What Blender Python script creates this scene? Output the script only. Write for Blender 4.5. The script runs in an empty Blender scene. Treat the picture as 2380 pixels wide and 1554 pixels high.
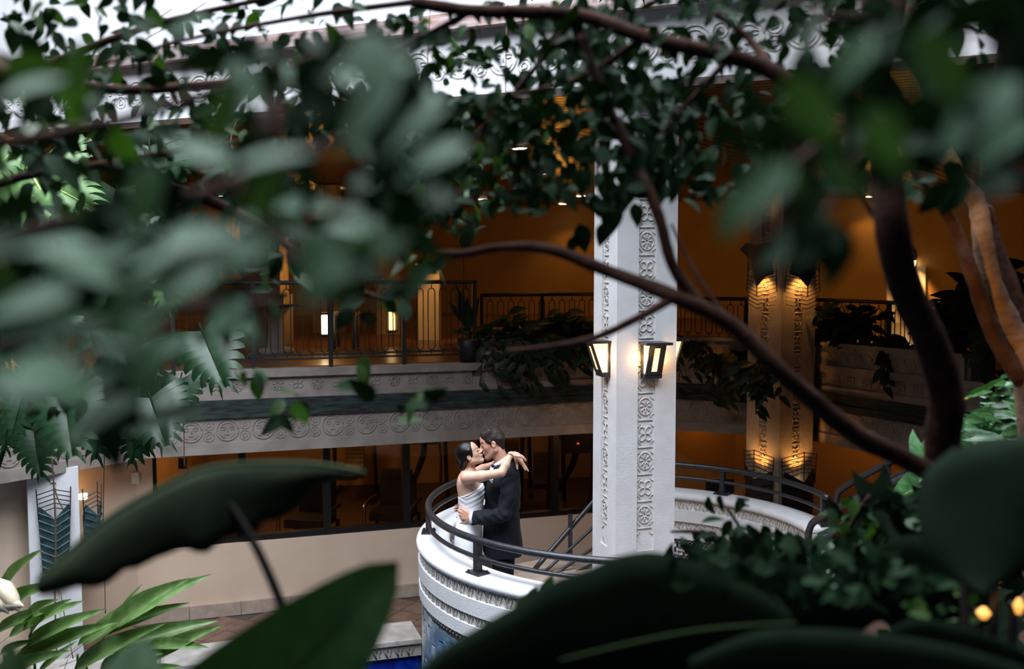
import bpy, bmesh, math, random
import numpy as np
from mathutils import Vector, Matrix
R = math.radians
rnd = random.Random(11)
col = bpy.context.scene.collection
scene = bpy.context.scene

# ------------------------------------------------------------------ camera, world, main light, exposure
FPX = 2314.0
CZ = 4.4                                    # the lens is 4.4 m above the lower court floor
PITCH = math.atan(162 / FPX)
cam_d = bpy.data.cameras.new('camera'); cam = bpy.data.objects.new('camera', cam_d); col.objects.link(cam)
cam_d.sensor_width = 36; cam_d.lens = 36 * FPX / 2380
cam.location = (0, 0, CZ); cam.rotation_euler = (R(90) - PITCH, 0, 0)
cam_d.dof.use_dof = True; cam_d.dof.focus_distance = 8.25; cam_d.dof.aperture_fstop = 1.5
cam_d.clip_start = .05
scene.camera = cam
w = bpy.data.worlds.new('world'); scene.world = w; w.use_nodes = True
w.node_tree.nodes['Background'].inputs[0].default_value = (.72, .8, 1, 1)
w.node_tree.nodes['Background'].inputs[1].default_value = .012
scene.view_settings.view_transform = 'Standard'; scene.view_settings.look = 'None'
scene.view_settings.exposure = 0.0; scene.view_settings.gamma = 1

def area(name, loc, rot, sx, sy, power, color):
    l = bpy.data.lights.new(name, 'AREA'); l.shape = 'RECTANGLE'; l.size = sx; l.size_y = sy
    l.energy = power; l.color = color
    o = bpy.data.objects.new(name, l); o.location = loc; o.rotation_euler = rot; col.objects.link(o); return o
def spot(name, loc, target, power, ang=80, size=.05, color=(1, .42, .09), blend=.6):
    l = bpy.data.lights.new(name, 'SPOT'); l.energy = power; l.color = color; l.spot_size = R(ang); l.spot_blend = blend
    l.shadow_soft_size = size
    o = bpy.data.objects.new(name, l); o.location = loc
    o.rotation_euler = (Vector(target) - Vector(loc)).to_track_quat('-Z', 'Y').to_euler(); col.objects.link(o); return o
def point(name, loc, power, size=.08, color=(1, .42, .09)):
    l = bpy.data.lights.new(name, 'POINT'); l.energy = power; l.color = color; l.shadow_soft_size = size
    o = bpy.data.objects.new(name, l); o.location = loc; col.objects.link(o); return o

area('atrium_skylight', (-1.3, 4.7, CZ + 6.6), (0, 0, 0), 11, 8.8, 4300, (.84, .91, 1))

# ------------------------------------------------------------------ pixel <-> place helpers
def ray(px, py):
    x = (px - 1190) / FPX; v = -(py - 777) / FPX
    return Vector((x, math.cos(PITCH) + v * math.sin(PITCH), -math.sin(PITCH) + v * math.cos(PITCH)))
def P(px, py, Y):
    d = ray(px, py); return Vector((0, 0, CZ)) + d * (Y / d.y)
def PZ(px, py, Z):
    d = ray(px, py); return Vector((0, 0, CZ)) + d * ((Z - CZ) / d.z)

# ------------------------------------------------------------------ materials
def mat(name, c, rough=.6, c2=None, scale=6., bump=0., bscale=40., metal=0., emit=None, es=1., spec=.5, trans=0., stretch=None, coat=0.):
    m = bpy.data.materials.new(name); m.use_nodes = True
    nt = m.node_tree; b = nt.nodes['Principled BSDF']
    b.inputs['Base Color'].default_value = (*c, 1); b.inputs['Roughness'].default_value = rough
    b.inputs['Metallic'].default_value = metal; b.inputs['Specular IOR Level'].default_value = spec
    if coat: b.inputs['Coat Weight'].default_value = coat; b.inputs['Coat Roughness'].default_value = .25
    tc = nt.nodes.new('ShaderNodeTexCoord')
    src = tc.outputs['Object']
    if stretch:
        mp = nt.nodes.new('ShaderNodeMapping'); mp.inputs['Scale'].default_value = stretch
        nt.links.new(src, mp.inputs[0]); src = mp.outputs[0]
    if c2:
        n = nt.nodes.new('ShaderNodeTexNoise'); n.inputs['Scale'].default_value = scale; n.inputs['Detail'].default_value = 5
        nt.links.new(src, n.inputs[0])
        r = nt.nodes.new('ShaderNodeValToRGB'); r.color_ramp.elements[0].position = .38; r.color_ramp.elements[1].position = .62
        r.color_ramp.elements[0].color = (*c, 1); r.color_ramp.elements[1].color = (*c2, 1)
        nt.links.new(n.outputs[0], r.inputs[0]); nt.links.new(r.outputs[0], b.inputs['Base Color'])
    if bump:
        n = nt.nodes.new('ShaderNodeTexNoise'); n.inputs['Scale'].default_value = bscale; n.inputs['Detail'].default_value = 4
        nt.links.new(src, n.inputs[0])
        bp = nt.nodes.new('ShaderNodeBump'); bp.inputs['Strength'].default_value = bump; bp.inputs['Distance'].default_value = .01
        nt.links.new(n.outputs[0], bp.inputs['Height']); nt.links.new(bp.outputs[0], b.inputs['Normal'])
    if emit:
        b.inputs['Emission Color'].default_value = (*emit, 1); b.inputs['Emission Strength'].default_value = es
    if trans:
        t = nt.nodes.new('ShaderNodeBsdfTranslucent'); mx = nt.nodes.new('ShaderNodeMixShader')
        t.inputs[0].default_value = (min(1, c[0] * 2.0), min(1, c[1] * 2.2), c[2] * .6, 1)
        mx.inputs[0].default_value = trans
        out = nt.nodes['Material Output']
        nt.links.new(b.outputs[0], mx.inputs[1]); nt.links.new(t.outputs[0], mx.inputs[2]); nt.links.new(mx.outputs[0], out.inputs[0])
    return m
M = {}
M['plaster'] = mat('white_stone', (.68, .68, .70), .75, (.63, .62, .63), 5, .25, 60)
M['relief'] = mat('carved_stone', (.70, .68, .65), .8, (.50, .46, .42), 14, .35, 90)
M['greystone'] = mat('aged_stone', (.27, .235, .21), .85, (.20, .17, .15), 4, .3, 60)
M['copper'] = mat('verdigris_copper', (.020, .016, .017), .85, (.030, .052, .047), 5, .4, 50, 0., spec=.2, stretch=(1, 1, 6))
M['patina'] = mat('blue_green_patina', (.03, .085, .095), .6, (.015, .03, .04), 9, .2, 50)
M['copperpink'] = mat('weathered_copper', (.30, .17, .15), .5, (.34, .30, .30), 4, .2, 50, .3, stretch=(1, 1, 8))
M['rail'] = mat('charcoal_painted_steel', (.035, .036, .042), .38, (.05, .05, .056), 30, .1, 120, .5)
M['blackiron'] = mat('black_wrought_iron', (.010, .009, .009), .5)
M['beige'] = mat('beige_wall_paint', (.62, .48, .37), .8, (.59, .45, .34), 3, .08, 80)
M['ochre'] = mat('ochre_wall_paint', (.40, .235, .085), .85, (.37, .215, .075), 2)
M['slat'] = mat('varnished_timber', (.060, .024, .012), .30, (.035, .014, .008), 6, .1, 40, stretch=(.4, 8, 8), coat=.15)
M['void'] = mat('dark_soffit', (.006, .005, .004), .9)
M['tile'] = mat('terracotta_tile', (.20, .12, .085), .45, (.13, .075, .055), 5, .2, 40)
M['grout'] = mat('grout', (.07, .05, .04), .9)
M['upfloor'] = mat('polished_floor', (.17, .09, .045), .28, (.12, .06, .03), 1.5)
M['skirt'] = mat('skirting_stone', (.42, .33, .27), .7, (.34, .26, .21), 9)
M['kerb'] = mat('pool_kerb_stone', (.50, .48, .46), .8, (.36, .33, .30), 5, .4, 40)
M['bluetile'] = mat('cobalt_tile', (.004, .02, .30), .12, (.01, .05, .45), 8)
M['water'] = mat('pool_water', (.01, .03, .05), .05, None, bump=.3, bscale=6, coat=.5)
M['shard1'] = mat('blue_grey_mosaic', (.16, .24, .33), .2, (.08, .14, .24), 9)
M['shard2'] = mat('teal_mosaic', (.10, .22, .27), .2, (.20, .28, .34), 9)
M['shard3'] = mat('pale_mosaic', (.38, .42, .46), .25, (.24, .30, .38), 9)
M['black'] = mat('black_vinyl', (.008, .008, .009), .4)
M['chrome'] = mat('brushed_metal', (.35, .25, .15), .3, metal=1)
M['frame'] = mat('window_frame_black', (.006, .005, .005), .4)
M['carpet'] = mat('gym_carpet', (.10, .055, .03), .95, (.07, .04, .02), 20)
M['skinw'] = mat('skin_fair', (.64, .39, .285), .5, (.59, .34, .25), 12)
M['skinm'] = mat('skin_rosy', (.58, .31, .22), .5, (.52, .27, .19), 12)
M['stubble'] = mat('stubble', (.40, .225, .165), .6, (.30, .17, .125), 80)
M['hairw'] = mat('black_hair', (.004, .003, .004), .33, (.007, .006, .006), 8, .25, 60, spec=.35, stretch=(1, 6, 1))
M['hairm'] = mat('brown_hair', (.012, .008, .006), .5, (.024, .016, .012), 30, .45, 90, spec=.3, stretch=(1, 3, 1))
M['suit'] = mat('navy_black_wool', (.0045, .006, .010), .75, (.007, .009, .014), 40, .2, 260, spec=.22)
M['trouser'] = mat('black_trouser', (.004, .005, .007), .8, spec=.2)
M['shirt'] = mat('white_cotton', (.80, .82, .88), .7)
M['dress'] = mat('white_crepe', (.84, .85, .88), .55, bump=.12, bscale=30)
M['gold'] = mat('rose_gold', (.9, .55, .35), .2, metal=1)
M['lips'] = mat('lips', (.42, .13, .11), .45)
M['shoe'] = mat('black_shoe', (.005, .005, .005), .2)
M['glow'] = mat('lit_frosted_glass', (.9, .7, .45), .5, emit=(1, .60, .24), es=2.6)
M['glowhot'] = mat('lit_lamp_glass', (.9, .8, .6), .5, emit=(1, .72, .40), es=9)
M['amber'] = mat('amber_emission', (.8, .4, .1), .5, emit=(1, .42, .08), es=1.3)  # self-glowing colour of the amber glimpses added low right
M['down'] = mat('downlight_lens', (.9, .8, .6), .5, emit=(1, .80, .52), es=7)
M['redlamp'] = mat('red_indicator', (.5, .02, .01), .5, emit=(1, .05, .02), es=4)
M['soil'] = mat('potting_soil', (.012, .008, .006), 1)
M['sign'] = mat('dark_sign', (.008, .007, .006), .5)
M['cream'] = mat('cream_petal', (.50, .46, .34), .5, (.55, .38, .28), 14)
def leafmat(n, c, c2, rough=.35, tr=.15, spec=.5, sc=9): return mat(n, c, rough, c2, sc, spec=spec, trans=tr)
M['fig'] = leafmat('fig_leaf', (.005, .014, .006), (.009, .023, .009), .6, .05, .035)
M['figsheen'] = leafmat('fig_leaf_sheen', (.036, .080, .042), (.055, .108, .062), .6, .08, .12)  # fig leaf with the skylight's sheen put into a paler colour
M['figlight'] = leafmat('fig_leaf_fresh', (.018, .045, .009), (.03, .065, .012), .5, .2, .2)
M['phil'] = leafmat('philodendron_leaf', (.0045, .009, .0055), (.006, .012, .006), .8, .03, .02)  # leaf colour darkened in place of the canopy's shade
M['banana'] = leafmat('canna_leaf', (.016, .025, .014), (.024, .032, .018), .75, .08, .06)
M['heart'] = leafmat('heart_leaf', (.010, .030, .010), (.018, .048, .016), .6, .12, .15)
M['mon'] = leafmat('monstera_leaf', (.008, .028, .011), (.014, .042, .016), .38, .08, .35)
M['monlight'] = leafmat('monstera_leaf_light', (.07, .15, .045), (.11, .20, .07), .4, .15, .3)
M['ginger'] = leafmat('ginger_leaf', (.075, .145, .040), (.14, .22, .08), .35, .2)
M['bright'] = leafmat('arrowhead_leaf', (.018, .062, .018), (.045, .12, .04), .32, .12)
M['lily'] = leafmat('planter_leaf', (.010, .022, .008), (.018, .034, .010), .5, .15, .3)
M['vein'] = mat('pale_midrib', (.011, .019, .006), .8, spec=.05)
M['veinl'] = mat('yellow_green_midrib', (.30, .38, .10), .6)
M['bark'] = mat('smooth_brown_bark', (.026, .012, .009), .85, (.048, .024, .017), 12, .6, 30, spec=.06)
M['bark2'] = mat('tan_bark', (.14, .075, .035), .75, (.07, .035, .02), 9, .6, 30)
M['stem'] = mat('dark_stem', (.012, .008, .008), .5)
M['root'] = mat('aerial_root', (.22, .13, .08), .8)
def glassmat():
    m = bpy.data.materials.new('window_glass'); m.use_nodes = True; nt = m.node_tree; nt.nodes.clear()
    o = nt.nodes.new('ShaderNodeOutputMaterial'); t = nt.nodes.new('ShaderNodeBsdfTransparent'); g = nt.nodes.new('ShaderNodeBsdfGlossy')
    t.inputs[0].default_value = (.80, .78, .76, 1); g.inputs['Roughness'].default_value = .03; g.inputs[0].default_value = (.8, .8, .8, 1)
    f = nt.nodes.new('ShaderNodeFresnel'); f.inputs[0].default_value = 1.25
    mx = nt.nodes.new('ShaderNodeMixShader')
    nt.links.new(f.outputs[0], mx.inputs[0]); nt.links.new(t.outputs[0], mx.inputs[1]); nt.links.new(g.outputs[0], mx.inputs[2]); nt.links.new(mx.outputs[0], o.inputs[0])
    return m
M['glass'] = glassmat()

# ------------------------------------------------------------------ object helpers
def wloc(o):
    v = Vector((0, 0, 0))
    while o is not None: v += o.location; o = o.parent
    return v
def tag(o, label=None, cat=None, group=None, kind=None):
    if label: o['label'] = label
    if cat: o['category'] = cat
    if group: o['group'] = group
    if kind: o['kind'] = kind
    return o
def thing(name, loc, label, cat, group=None):
    o = bpy.data.objects.new(name, None); o.empty_display_size = .1; o.location = loc; col.objects.link(o)
    return tag(o, label, cat, group)
def struct(name, loc=(0, 0, 0)):
    o = bpy.data.objects.new(name, None); o.location = loc; col.objects.link(o); o['kind'] = 'structure'; return o
def inst(name, me, parent, mtx):
    o = bpy.data.objects.new(name, me); col.objects.link(o)
    if parent is not None:
        o.parent = parent; o.matrix_basis = Matrix.Translation(-wloc(parent)) @ mtx
    else: o.matrix_basis = mtx
    return o
def frame_m(o, x, y, z, s=1.):
    m = Matrix.Identity(4)
    for i, a in enumerate((x, y, z)):
        for k in range(3): m[k][i] = a[k] * s
    for k in range(3): m[k][3] = o[k]
    return m

class MB:
    def __init__(s): s.v = []; s.f = []
    def add(s, vs, fs):
        b = len(s.v); s.v += [tuple(v) for v in vs]; s.f += [tuple(b + i for i in f) for f in fs]; return s
    def hexa(s, p):            # 8 points: bottom 4 ccw, top 4
        return s.add(p, [(3, 2, 1, 0), (4, 5, 6, 7), (0, 1, 5, 4), (1, 2, 6, 5), (2, 3, 7, 6), (3, 0, 4, 7)])
    def box(s, c, sz, ux=(1, 0, 0), uy=None, uz=(0, 0, 1)):
        ux = Vector(ux).normalized(); uz = Vector(uz).normalized(); uy = uz.cross(ux) if uy is None else Vector(uy)
        c = Vector(c); p = []
        for k in (-1, 1):
            for i, j in ((-1, -1), (1, -1), (1, 1), (-1, 1)):
                p.append(c + ux * (i * sz[0] / 2) + uy * (j * sz[1] / 2) + uz * (k * sz[2] / 2))
        return s.hexa(p)
    def beam(s, a, b, wd, z0, z1):   # vertical-sided wall between 2 plan points, thickness wd centred
        a = Vector((a[0], a[1], 0)); b = Vector((b[0], b[1], 0)); c = (a + b) / 2
        return s.box((c.x, c.y, (z0 + z1) / 2), ((b - a).length, wd, z1 - z0), (b - a))
    def tube(s, pts, r, n=8, cap=True, up=None):
        pts = [Vector(p) for p in pts]; m = len(pts)
        rs = r if isinstance(r, (list, tuple)) else [r] * m
        b = len(s.v); T = []
        for i in range(m):
            t = (pts[min(i + 1, m - 1)] - pts[max(i - 1, 0)]); T.append(t.normalized() if t.length > 1e-9 else Vector((0, 0, 1)))
        nrm = T[0].orthogonal().normalized()
        if abs(T[0].z) < .9: nrm = (Vector((0, 0, 1)) - T[0] * T[0].z).normalized()
        for i in range(m):
            nrm = (nrm - T[i] * nrm.dot(T[i])); nrm = nrm.normalized() if nrm.length > 1e-6 else T[i].orthogonal().normalized()
            bi = T[i].cross(nrm)
            for k in range(n):
                a = 2 * math.pi * k / n
                s.v.append(tuple(pts[i] + (nrm * math.cos(a) + bi * math.sin(a)) * rs[i]))
        for i in range(m - 1):
            for k in range(n):
                k2 = (k + 1) % n
                s.f.append((b + i * n + k, b + i * n + k2, b + (i + 1) * n + k2, b + (i + 1) * n + k))
        if cap:
            s.f.append(tuple(b + k for k in range(n))[::-1]); s.f.append(tuple(b + (m - 1) * n + k for k in range(n)))
        return s
    def poly(s, pts, z0, z1):      # plan polygon extruded (ccw)
        n = len(pts); vs = [(p[0], p[1], z0) for p in pts] + [(p[0], p[1], z1) for p in pts]
        fs = [tuple(range(n))[::-1], tuple(range(n, 2 * n))] + [(i, (i + 1) % n, n + (i + 1) % n, n + i) for i in range(n)]
        return s.add(vs, fs)
    def arc(s, c, r0, r1, z0, z1, a0, a1, n):
        b = len(s.v)
        for i in range(n + 1):
            a = R(a0 + (a1 - a0) * i / n); ca, sa = math.cos(a), math.sin(a)
            for r, z in ((r0, z0), (r1, z0), (r1, z1), (r0, z1)): s.v.append((c[0] + r * ca, c[1] + r * sa, z))
        for i in range(n):
            for k in range(4):
                k2 = (k + 1) % 4
                s.f.append((b + 4 * i + k, b + 4 * i + k2, b + 4 * i + 4 + k2, b + 4 * i + 4 + k))
        s.f.append((b, b + 3, b + 2, b + 1)); e = b + 4 * n; s.f.append((e, e + 1, e + 2, e + 3)); return s
    def mesh(s, name, m, smooth=False, recalc=False):
        me = bpy.data.meshes.new(name); me.from_pydata(s.v, [], s.f)
        for q in (m if isinstance(m, list) else [m]): me.materials.append(q)
        if recalc:
            bm = bmesh.new(); bm.from_mesh(me); bmesh.ops.recalc_face_normals(bm, faces=bm.faces); bm.to_mesh(me); bm.free()
        if smooth: me.polygons.foreach_set('use_smooth', [True] * len(me.polygons))
        me.update(); return me
    def build(s, name, m, parent=None, smooth=False, recalc=True, origin=None):
        o0 = wloc(parent) if parent is not None else Vector((0, 0, 0))
        off = Vector(origin) if origin is not None else Vector((0, 0, 0)) if parent is None else o0
        s.v = [(v[0] - off.x, v[1] - off.y, v[2] - off.z) for v in s.v]
        o = bpy.data.objects.new(name, s.mesh(name, m, smooth, recalc)); col.objects.link(o)
        if parent is not None: o.parent = parent
        o.location = off - o0
        return o
def bez(pts, n=8):            # catmull-rom through points
    pts = [Vector(p) for p in pts]; out = []
    for i in range(len(pts) - 1):
        p0 = pts[max(i - 1, 0)]; p1 = pts[i]; p2 = pts[i + 1]; p3 = pts[min(i + 2, len(pts) - 1)]
        for k in range(n):
            t = k / n
            out.append(.5 * ((2 * p1) + (p2 - p0) * t + (2 * p0 - 5 * p1 + 4 * p2 - p3) * t * t + (3 * p1 - p0 - 3 * p2 + p3) * t ** 3))
    out.append(pts[-1]); return out
def lerp(a, b, t): return a + (b - a) * t

# ------------------------------------------------------------------ main levels
LF = 0.0                       # lower court floor
UF = CZ - 1.28                 # upper gallery floor
LAND = CZ - 3.14               # couple's landing
SB = CZ - 2.27                 # underside of gallery slab
CEIL = CZ + 1.48               # gallery ceiling
SL = [PZ(25, 1119, SB), PZ(337, 1064, SB)]
c0 = SL[1]; e1 = PZ(1385, 1005, SB); a2 = PZ(1572, 999, SB); c2 = PZ(1856, 1017, SB); c3 = PZ(2150, 1075, SB)
def isect(p, q, r, s):
    d1 = (q - p).xy; d2 = (s - r).xy; den = d1.x * d2.y - d1.y * d2.x
    t = ((r.x - p.x) * d2.y - (r.y - p.y) * d2.x) / den; return Vector((p.x + d1.x * t, p.y + d1.y * t, 0))
c1 = isect(c0, e1, a2, c2)
cL = SL[1] + (SL[0] - SL[1]) * 2.2
cR = c2 + (c3 - c2) * 2.0
OCT = [cL, c0, c1, c2, cR]
OCT = [Vector((p.x, p.y, 0)) for p in OCT]
def off_line(pts, d):          # offset polyline away from camera (to the back)
    out = []; nn = []
    for i in range(len(pts) - 1):
        t = (pts[i + 1] - pts[i]).normalized(); nn.append(Vector((-t.y, t.x, 0)))
    for i, p in enumerate(pts):
        if i == 0: n = nn[0]; out.append(p + n * d)
        elif i == len(pts) - 1: out.append(p + nn[-1] * d)
        else:
            n = (nn[i - 1] + nn[i]).normalized(); out.append(p + n * (d / n.dot(nn[i])))
    return out

# ------------------------------------------------------------------ relief pieces (local: x right, z up, y = out of wall)
def ringpath(rx, rz, a0=0, a1=360, n=14, cx=0, cz=0):
    return [(cx + rx * math.cos(R(a0 + (a1 - a0) * i / n)), 0, cz + rz * math.sin(R(a0 + (a1 - a0) * i / n))) for i in range(n + 1)]
def relief_mesh(name, paths, m, n=5):
    b = MB()
    for p, r in paths: b.tube(p, r, n, cap=True)
    return b.mesh(name, m, True, True)
def make_reliefs(m, tagn):
    D = {}
    # four-petal knot, 1 unit high
    paths = []
    for a in (45, 135, 225, 315):
        c, s = math.cos(R(a)), math.sin(R(a)); pp = []
        for i in range(13):
            t = R(-150 + 300 * i / 12); lx = .24 + .19 * math.cos(t); lz = .15 * math.sin(t)
            pp.append((c * lx - s * lz, 0, s * lx + c * lz))
        pp = [(0, 0, 0)] + pp + [(0, 0, 0)]
        paths.append((pp, .045))
    D['knot'] = relief_mesh('knot_' + tagn, paths, m)
    paths = [(ringpath(.42, .46), .045)]
    for a in range(0, 360, 45):
        c, s = math.cos(R(a)), math.sin(R(a)); paths.append(([(c * .05, 0, s * .05), (c * .22, 0, s * .24 + .02), (c * .34, 0, s * .37)], [.05, .035, .06]))
    D['rosette'] = relief_mesh('rosette_' + tagn, paths, m)
    paths = [([(-.5, 0, 0), (.5, 0, 0)], .045), (ringpath(.3, .32, 20, 90, 6, -.62, .05), .04), (ringpath(.3, .32, 90, 160, 6, .62, .05), .04),
             (ringpath(.3, .32, 270, 340, 6, -.62, -.05), .04), (ringpath(.3, .32, 200, 270, 6, .62, -.05), .04)]
    D['link'] = relief_mesh('link_' + tagn, paths, m)
    paths = [(ringpath(.47, .47, n=24), .03), (ringpath(.12, .06, 20, 160, 6, -.2, .1), .018), (ringpath(.12, .06, 20, 160, 6, .2, .1), .018), (ringpath(.10, .05, 200, 340, 6, -.2, .08), .015),
             (ringpath(.10, .05, 200, 340, 6, .2, .08), .015), ([(0, 0, .1), (.03, 0, -.08)], .02), ([(-.1, 0, -.2), (.1, 0, -.2)], .018), (ringpath(.33, .33, 20, 160, 9), .018), (ringpath(.36, .36, 200, 250, 4), .015), (ringpath(.36, .36, 290, 340, 4), .015)]
    D['medallion'] = relief_mesh('medallion_' + tagn, paths, m)
    paths = [(ringpath(.46, .46, n=16), .05), (ringpath(.2, .2, -60, 200, 8), .04), ([(-.2, 0, -.25), (.2, 0, -.1)], .04)]
    D['boss'] = relief_mesh('boss_' + tagn, paths, m)
    paths = [([(-.52, 0, .5), (-.02, 0, -.5)], [.075, .095]), (ringpath(.21, .27, 215, -70, 10, .2, .2), .075), ([(.36, 0, -.02), (.24, 0, -.3), (.30, 0, -.48)], [.06, .05, .04])]
    D['scroll'] = relief_mesh('scroll_' + tagn, paths, m, 5)
    return D
RW = make_reliefs(M['relief'], 'white'); RG = make_reliefs(M['greystone'], 'aged')
def put_relief(name, me, parent, pos, right, s, sz=None, depth=1.):
    right = Vector(right).normalized(); up = Vector((0, 0, 1)); out = right.cross(up) * -1
    m = frame_m(pos, right * s, out * s * depth, up * (sz or s)); return inst(name, me, parent, m)

# ------------------------------------------------------------------ fascias of the gallery and of the roof
def fascia(tr, a, b, z0, mm, rel, strip, length_vis=None, proj=0., gutter=(.43, .65), frieze=True):
    t = (b - a); L = t.length; t = t.normalized(); n = Vector((t.y, -t.x, 0))     # n points to the court
    def band(nm, lo, hi, out, m, th=.35):
        q = MB(); q.beam(a + n * (out - th / 2), b + n * (out - th / 2), th, z0 + lo, z0 + hi); return q.build(nm, m, tr)
    band('lower_band', 0, .13, .02, mm); band('medallion_band', .13, .43, 0, mm)
    band('copper_strip', gutter[0], gutter[0] + .09, .035 + proj, strip); band('copper_strip', gutter[0] + .092, gutter[1], .02 + proj, strip)
    if not frieze: band('plain_band', .43, gutter[0], 0, mm)
    if frieze: band('plain_band', gutter[1], .735, .0, mm); band('frieze_band', .735, .91, -.02, mm); band('top_moulding', .91, 1.0, .03, mm)
    x0, x1 = length_vis or (0, L)
    x = x0 + .1; k = 0
    while x < x1 - .1:
        p = a + t * x + n * .006
        put_relief('medallion', rel['medallion'], tr, (p.x, p.y, z0 + .285), t, .27, depth=.9 if rel is RW else .5)
        x += .205
        for dz in (.215, .352):
            if x < x1 - .1:
                p = a + t * x + n * .004; put_relief('small_medallion', rel['boss'], tr, (p.x, p.y, z0 + dz), t, .13, depth=.9 if rel is RW else .5)
        x += .215
    x = x0 + .1 if frieze else x1; k = 0
    while x < x1 - .1:
        p = a + t * x - n * .016
        put_relief('knot' if k % 2 else 'rosette', rel['knot' if k % 2 else 'rosette'], tr, (p.x, p.y, z0 + .822), t, .17, depth=.7)
        x += .24; k += 1
for i, nm in enumerate(('trim_1', 'trim_2', 'trim_3', 'trim_4')):
    a, b = OCT[i], OCT[i + 1]; L = (b - a).length
    vis = {0: (L - 1.7, L), 1: (0, L), 2: (0, L), 3: (0, min(L, 2.6))}[i]
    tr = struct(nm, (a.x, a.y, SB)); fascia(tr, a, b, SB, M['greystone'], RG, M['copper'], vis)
# slab top and soffit behind
back1 = off_line(OCT, .3)
q = MB()
far = [Vector((14, 9, 0)), Vector((14, 27.5, 0)), Vector((-14, 27.5, 0)), Vector((-14, 8, 0))]
q.poly([(p.x, p.y) for p in back1] + [(p.x, p.y) for p in far], UF - .12, UF - .004)
tag(q.build('floor_gallery', M['upfloor']), kind='structure')
q = MB(); q.poly([(p.x, p.y) for p in back1] + [(p.x, p.y) for p in far], SB + .62, SB + .72)
tag(q.build('ceiling_lower', M['beige']), kind='structure')

# roof fascia : straight line nearer the camera
r0 = PZ(0, 315, CEIL); r1 = PZ(2322, 135, CEIL)
r0 = Vector((r0.x, r0.y, 0)); r1 = Vector((r1.x, r1.y, 0)); rt = (r1 - r0).normalized()
fwd_ = Vector((rt.y, -rt.x, 0)) * .16; r0 = r0 + fwd_; r1 = r1 + fwd_
ra = r0 - rt * 1.2; rb = r1 + rt * 1.6
tr = struct('trim_5', (ra.x, ra.y, CEIL)); fascia(tr, ra, rb, CEIL, M['plaster'], RW, M['copperpink'], None, .10, (.56, .70), False)
rn = Vector((rt.y, -rt.x, 0))
q = MB(); q.beam(ra - rn * .15, rb - rn * .15, .5, CEIL + .70, CEIL + 3.6); q.build('upper_wall', M['plaster'], tr)

# gallery ceiling : border slats parallel to the fascia, inner field slats turned
cl = struct('ceiling', (0, 14, CEIL))
q = MB(); q.poly([(ra.x, ra.y), (rb.x + 5, rb.y - 2.1), (14, 27.5), (-14, 27.5)], CEIL + .1, CEIL + .2); q.build('soffit_board', M['void'], cl)
slat_me = MB().box((0, 0, 0), (1, 1, 1)).mesh('ceiling_slat', M['slat'])
rbk = Vector((-rt.y, rt.x, 0))
def slat(c, d, L, wd, name='slat'):
    d = d.normalized(); s = d.cross(Vector((0, 0, 1))); return inst(name, slat_me, cl, frame_m((c.x, c.y, CEIL + .05), d * L, s * wd, Vector((0, 0, .05))))
SP = .14
for i in range(15):
    c = (ra + rb) / 2 + rbk * (.42 + SP * i); slat(c, rt, (rb - ra).length + 3, SP - .022)
d2 = Vector((math.sin(R(33)), math.cos(R(33)), 0)); s2 = Vector((d2.y, -d2.x, 0))
org = ra + rbk * 2.5; SP2 = .17; stuff = MB(); cnt = 0
for i in range(-60, 110):
    u = i * SP2      # line: point = base + s2*u + d2*t ; keep rbk distance > 2.5 and y < 27
    # intersect with border line
    base = org + s2 * u
    den = d2.dot(rbk); t0 = -(base - org).dot(rbk) / den
    t1 = (27.2 - base.y) / d2.y
    p0 = base + d2 * t0; p1 = base + d2 * t1
    if p1.x > 13.5: t1 = (13.5 - base.x) / d2.x; p1 = base + d2 * t1
    if t1 - t0 < .6 or p1.x < -13: continue
    if p0.x < -13.5: continue
    slat((p0 + p1) / 2, d2, (p1 - p0).length, SP2 - .03)
    cnt += 1
# recessed downlights in the ceiling
ring_me = MB(); ring_me.arc((0, 0), .085, .13, -.012, .02, 0, 360, 16); ring_me = ring_me.mesh('downlight_trim', M['plaster'])
lens_me = MB(); lens_me.poly([(.095 * math.cos(R(a)), .095 * math.sin(R(a))) for a in range(0, 360, 24)], -.02, 0); lens_me = lens_me.mesh('downlight_lens', M['down'])
for px, py, lab in ((1209, 343, 'ceiling downlight highest up, out in front of the others'), (1350, 454, 'ceiling downlight right beside the white column'),
                    (1308, 472, 'ceiling downlight just left of the one by the column'), (1122, 462, 'ceiling downlight partly hidden by hanging leaves'),
                    (573, 467, 'ceiling downlight above the left gallery columns'), (2022, 455, 'ceiling downlight at the far ochre wall on the right'),
                    (517, 453, 'small ceiling downlight leftmost under the gallery ceiling'), (1255, 401, 'dim ceiling downlight in the middle of the slats')):
    p = PZ(px, py, CEIL + .02)
    t = thing('downlight', p, lab, 'downlight', 'recessed downlights in the slatted ceiling')
    inst('trim_ring', ring_me, t, Matrix.Translation(p)); inst('lens', lens_me, t, Matrix.Translation(p))
    l = spot('downlight_lamp', (p.x, p.y, CEIL - .05), (p.x, p.y, 0), 26, 110, .08, (1, .5, .14))

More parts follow.
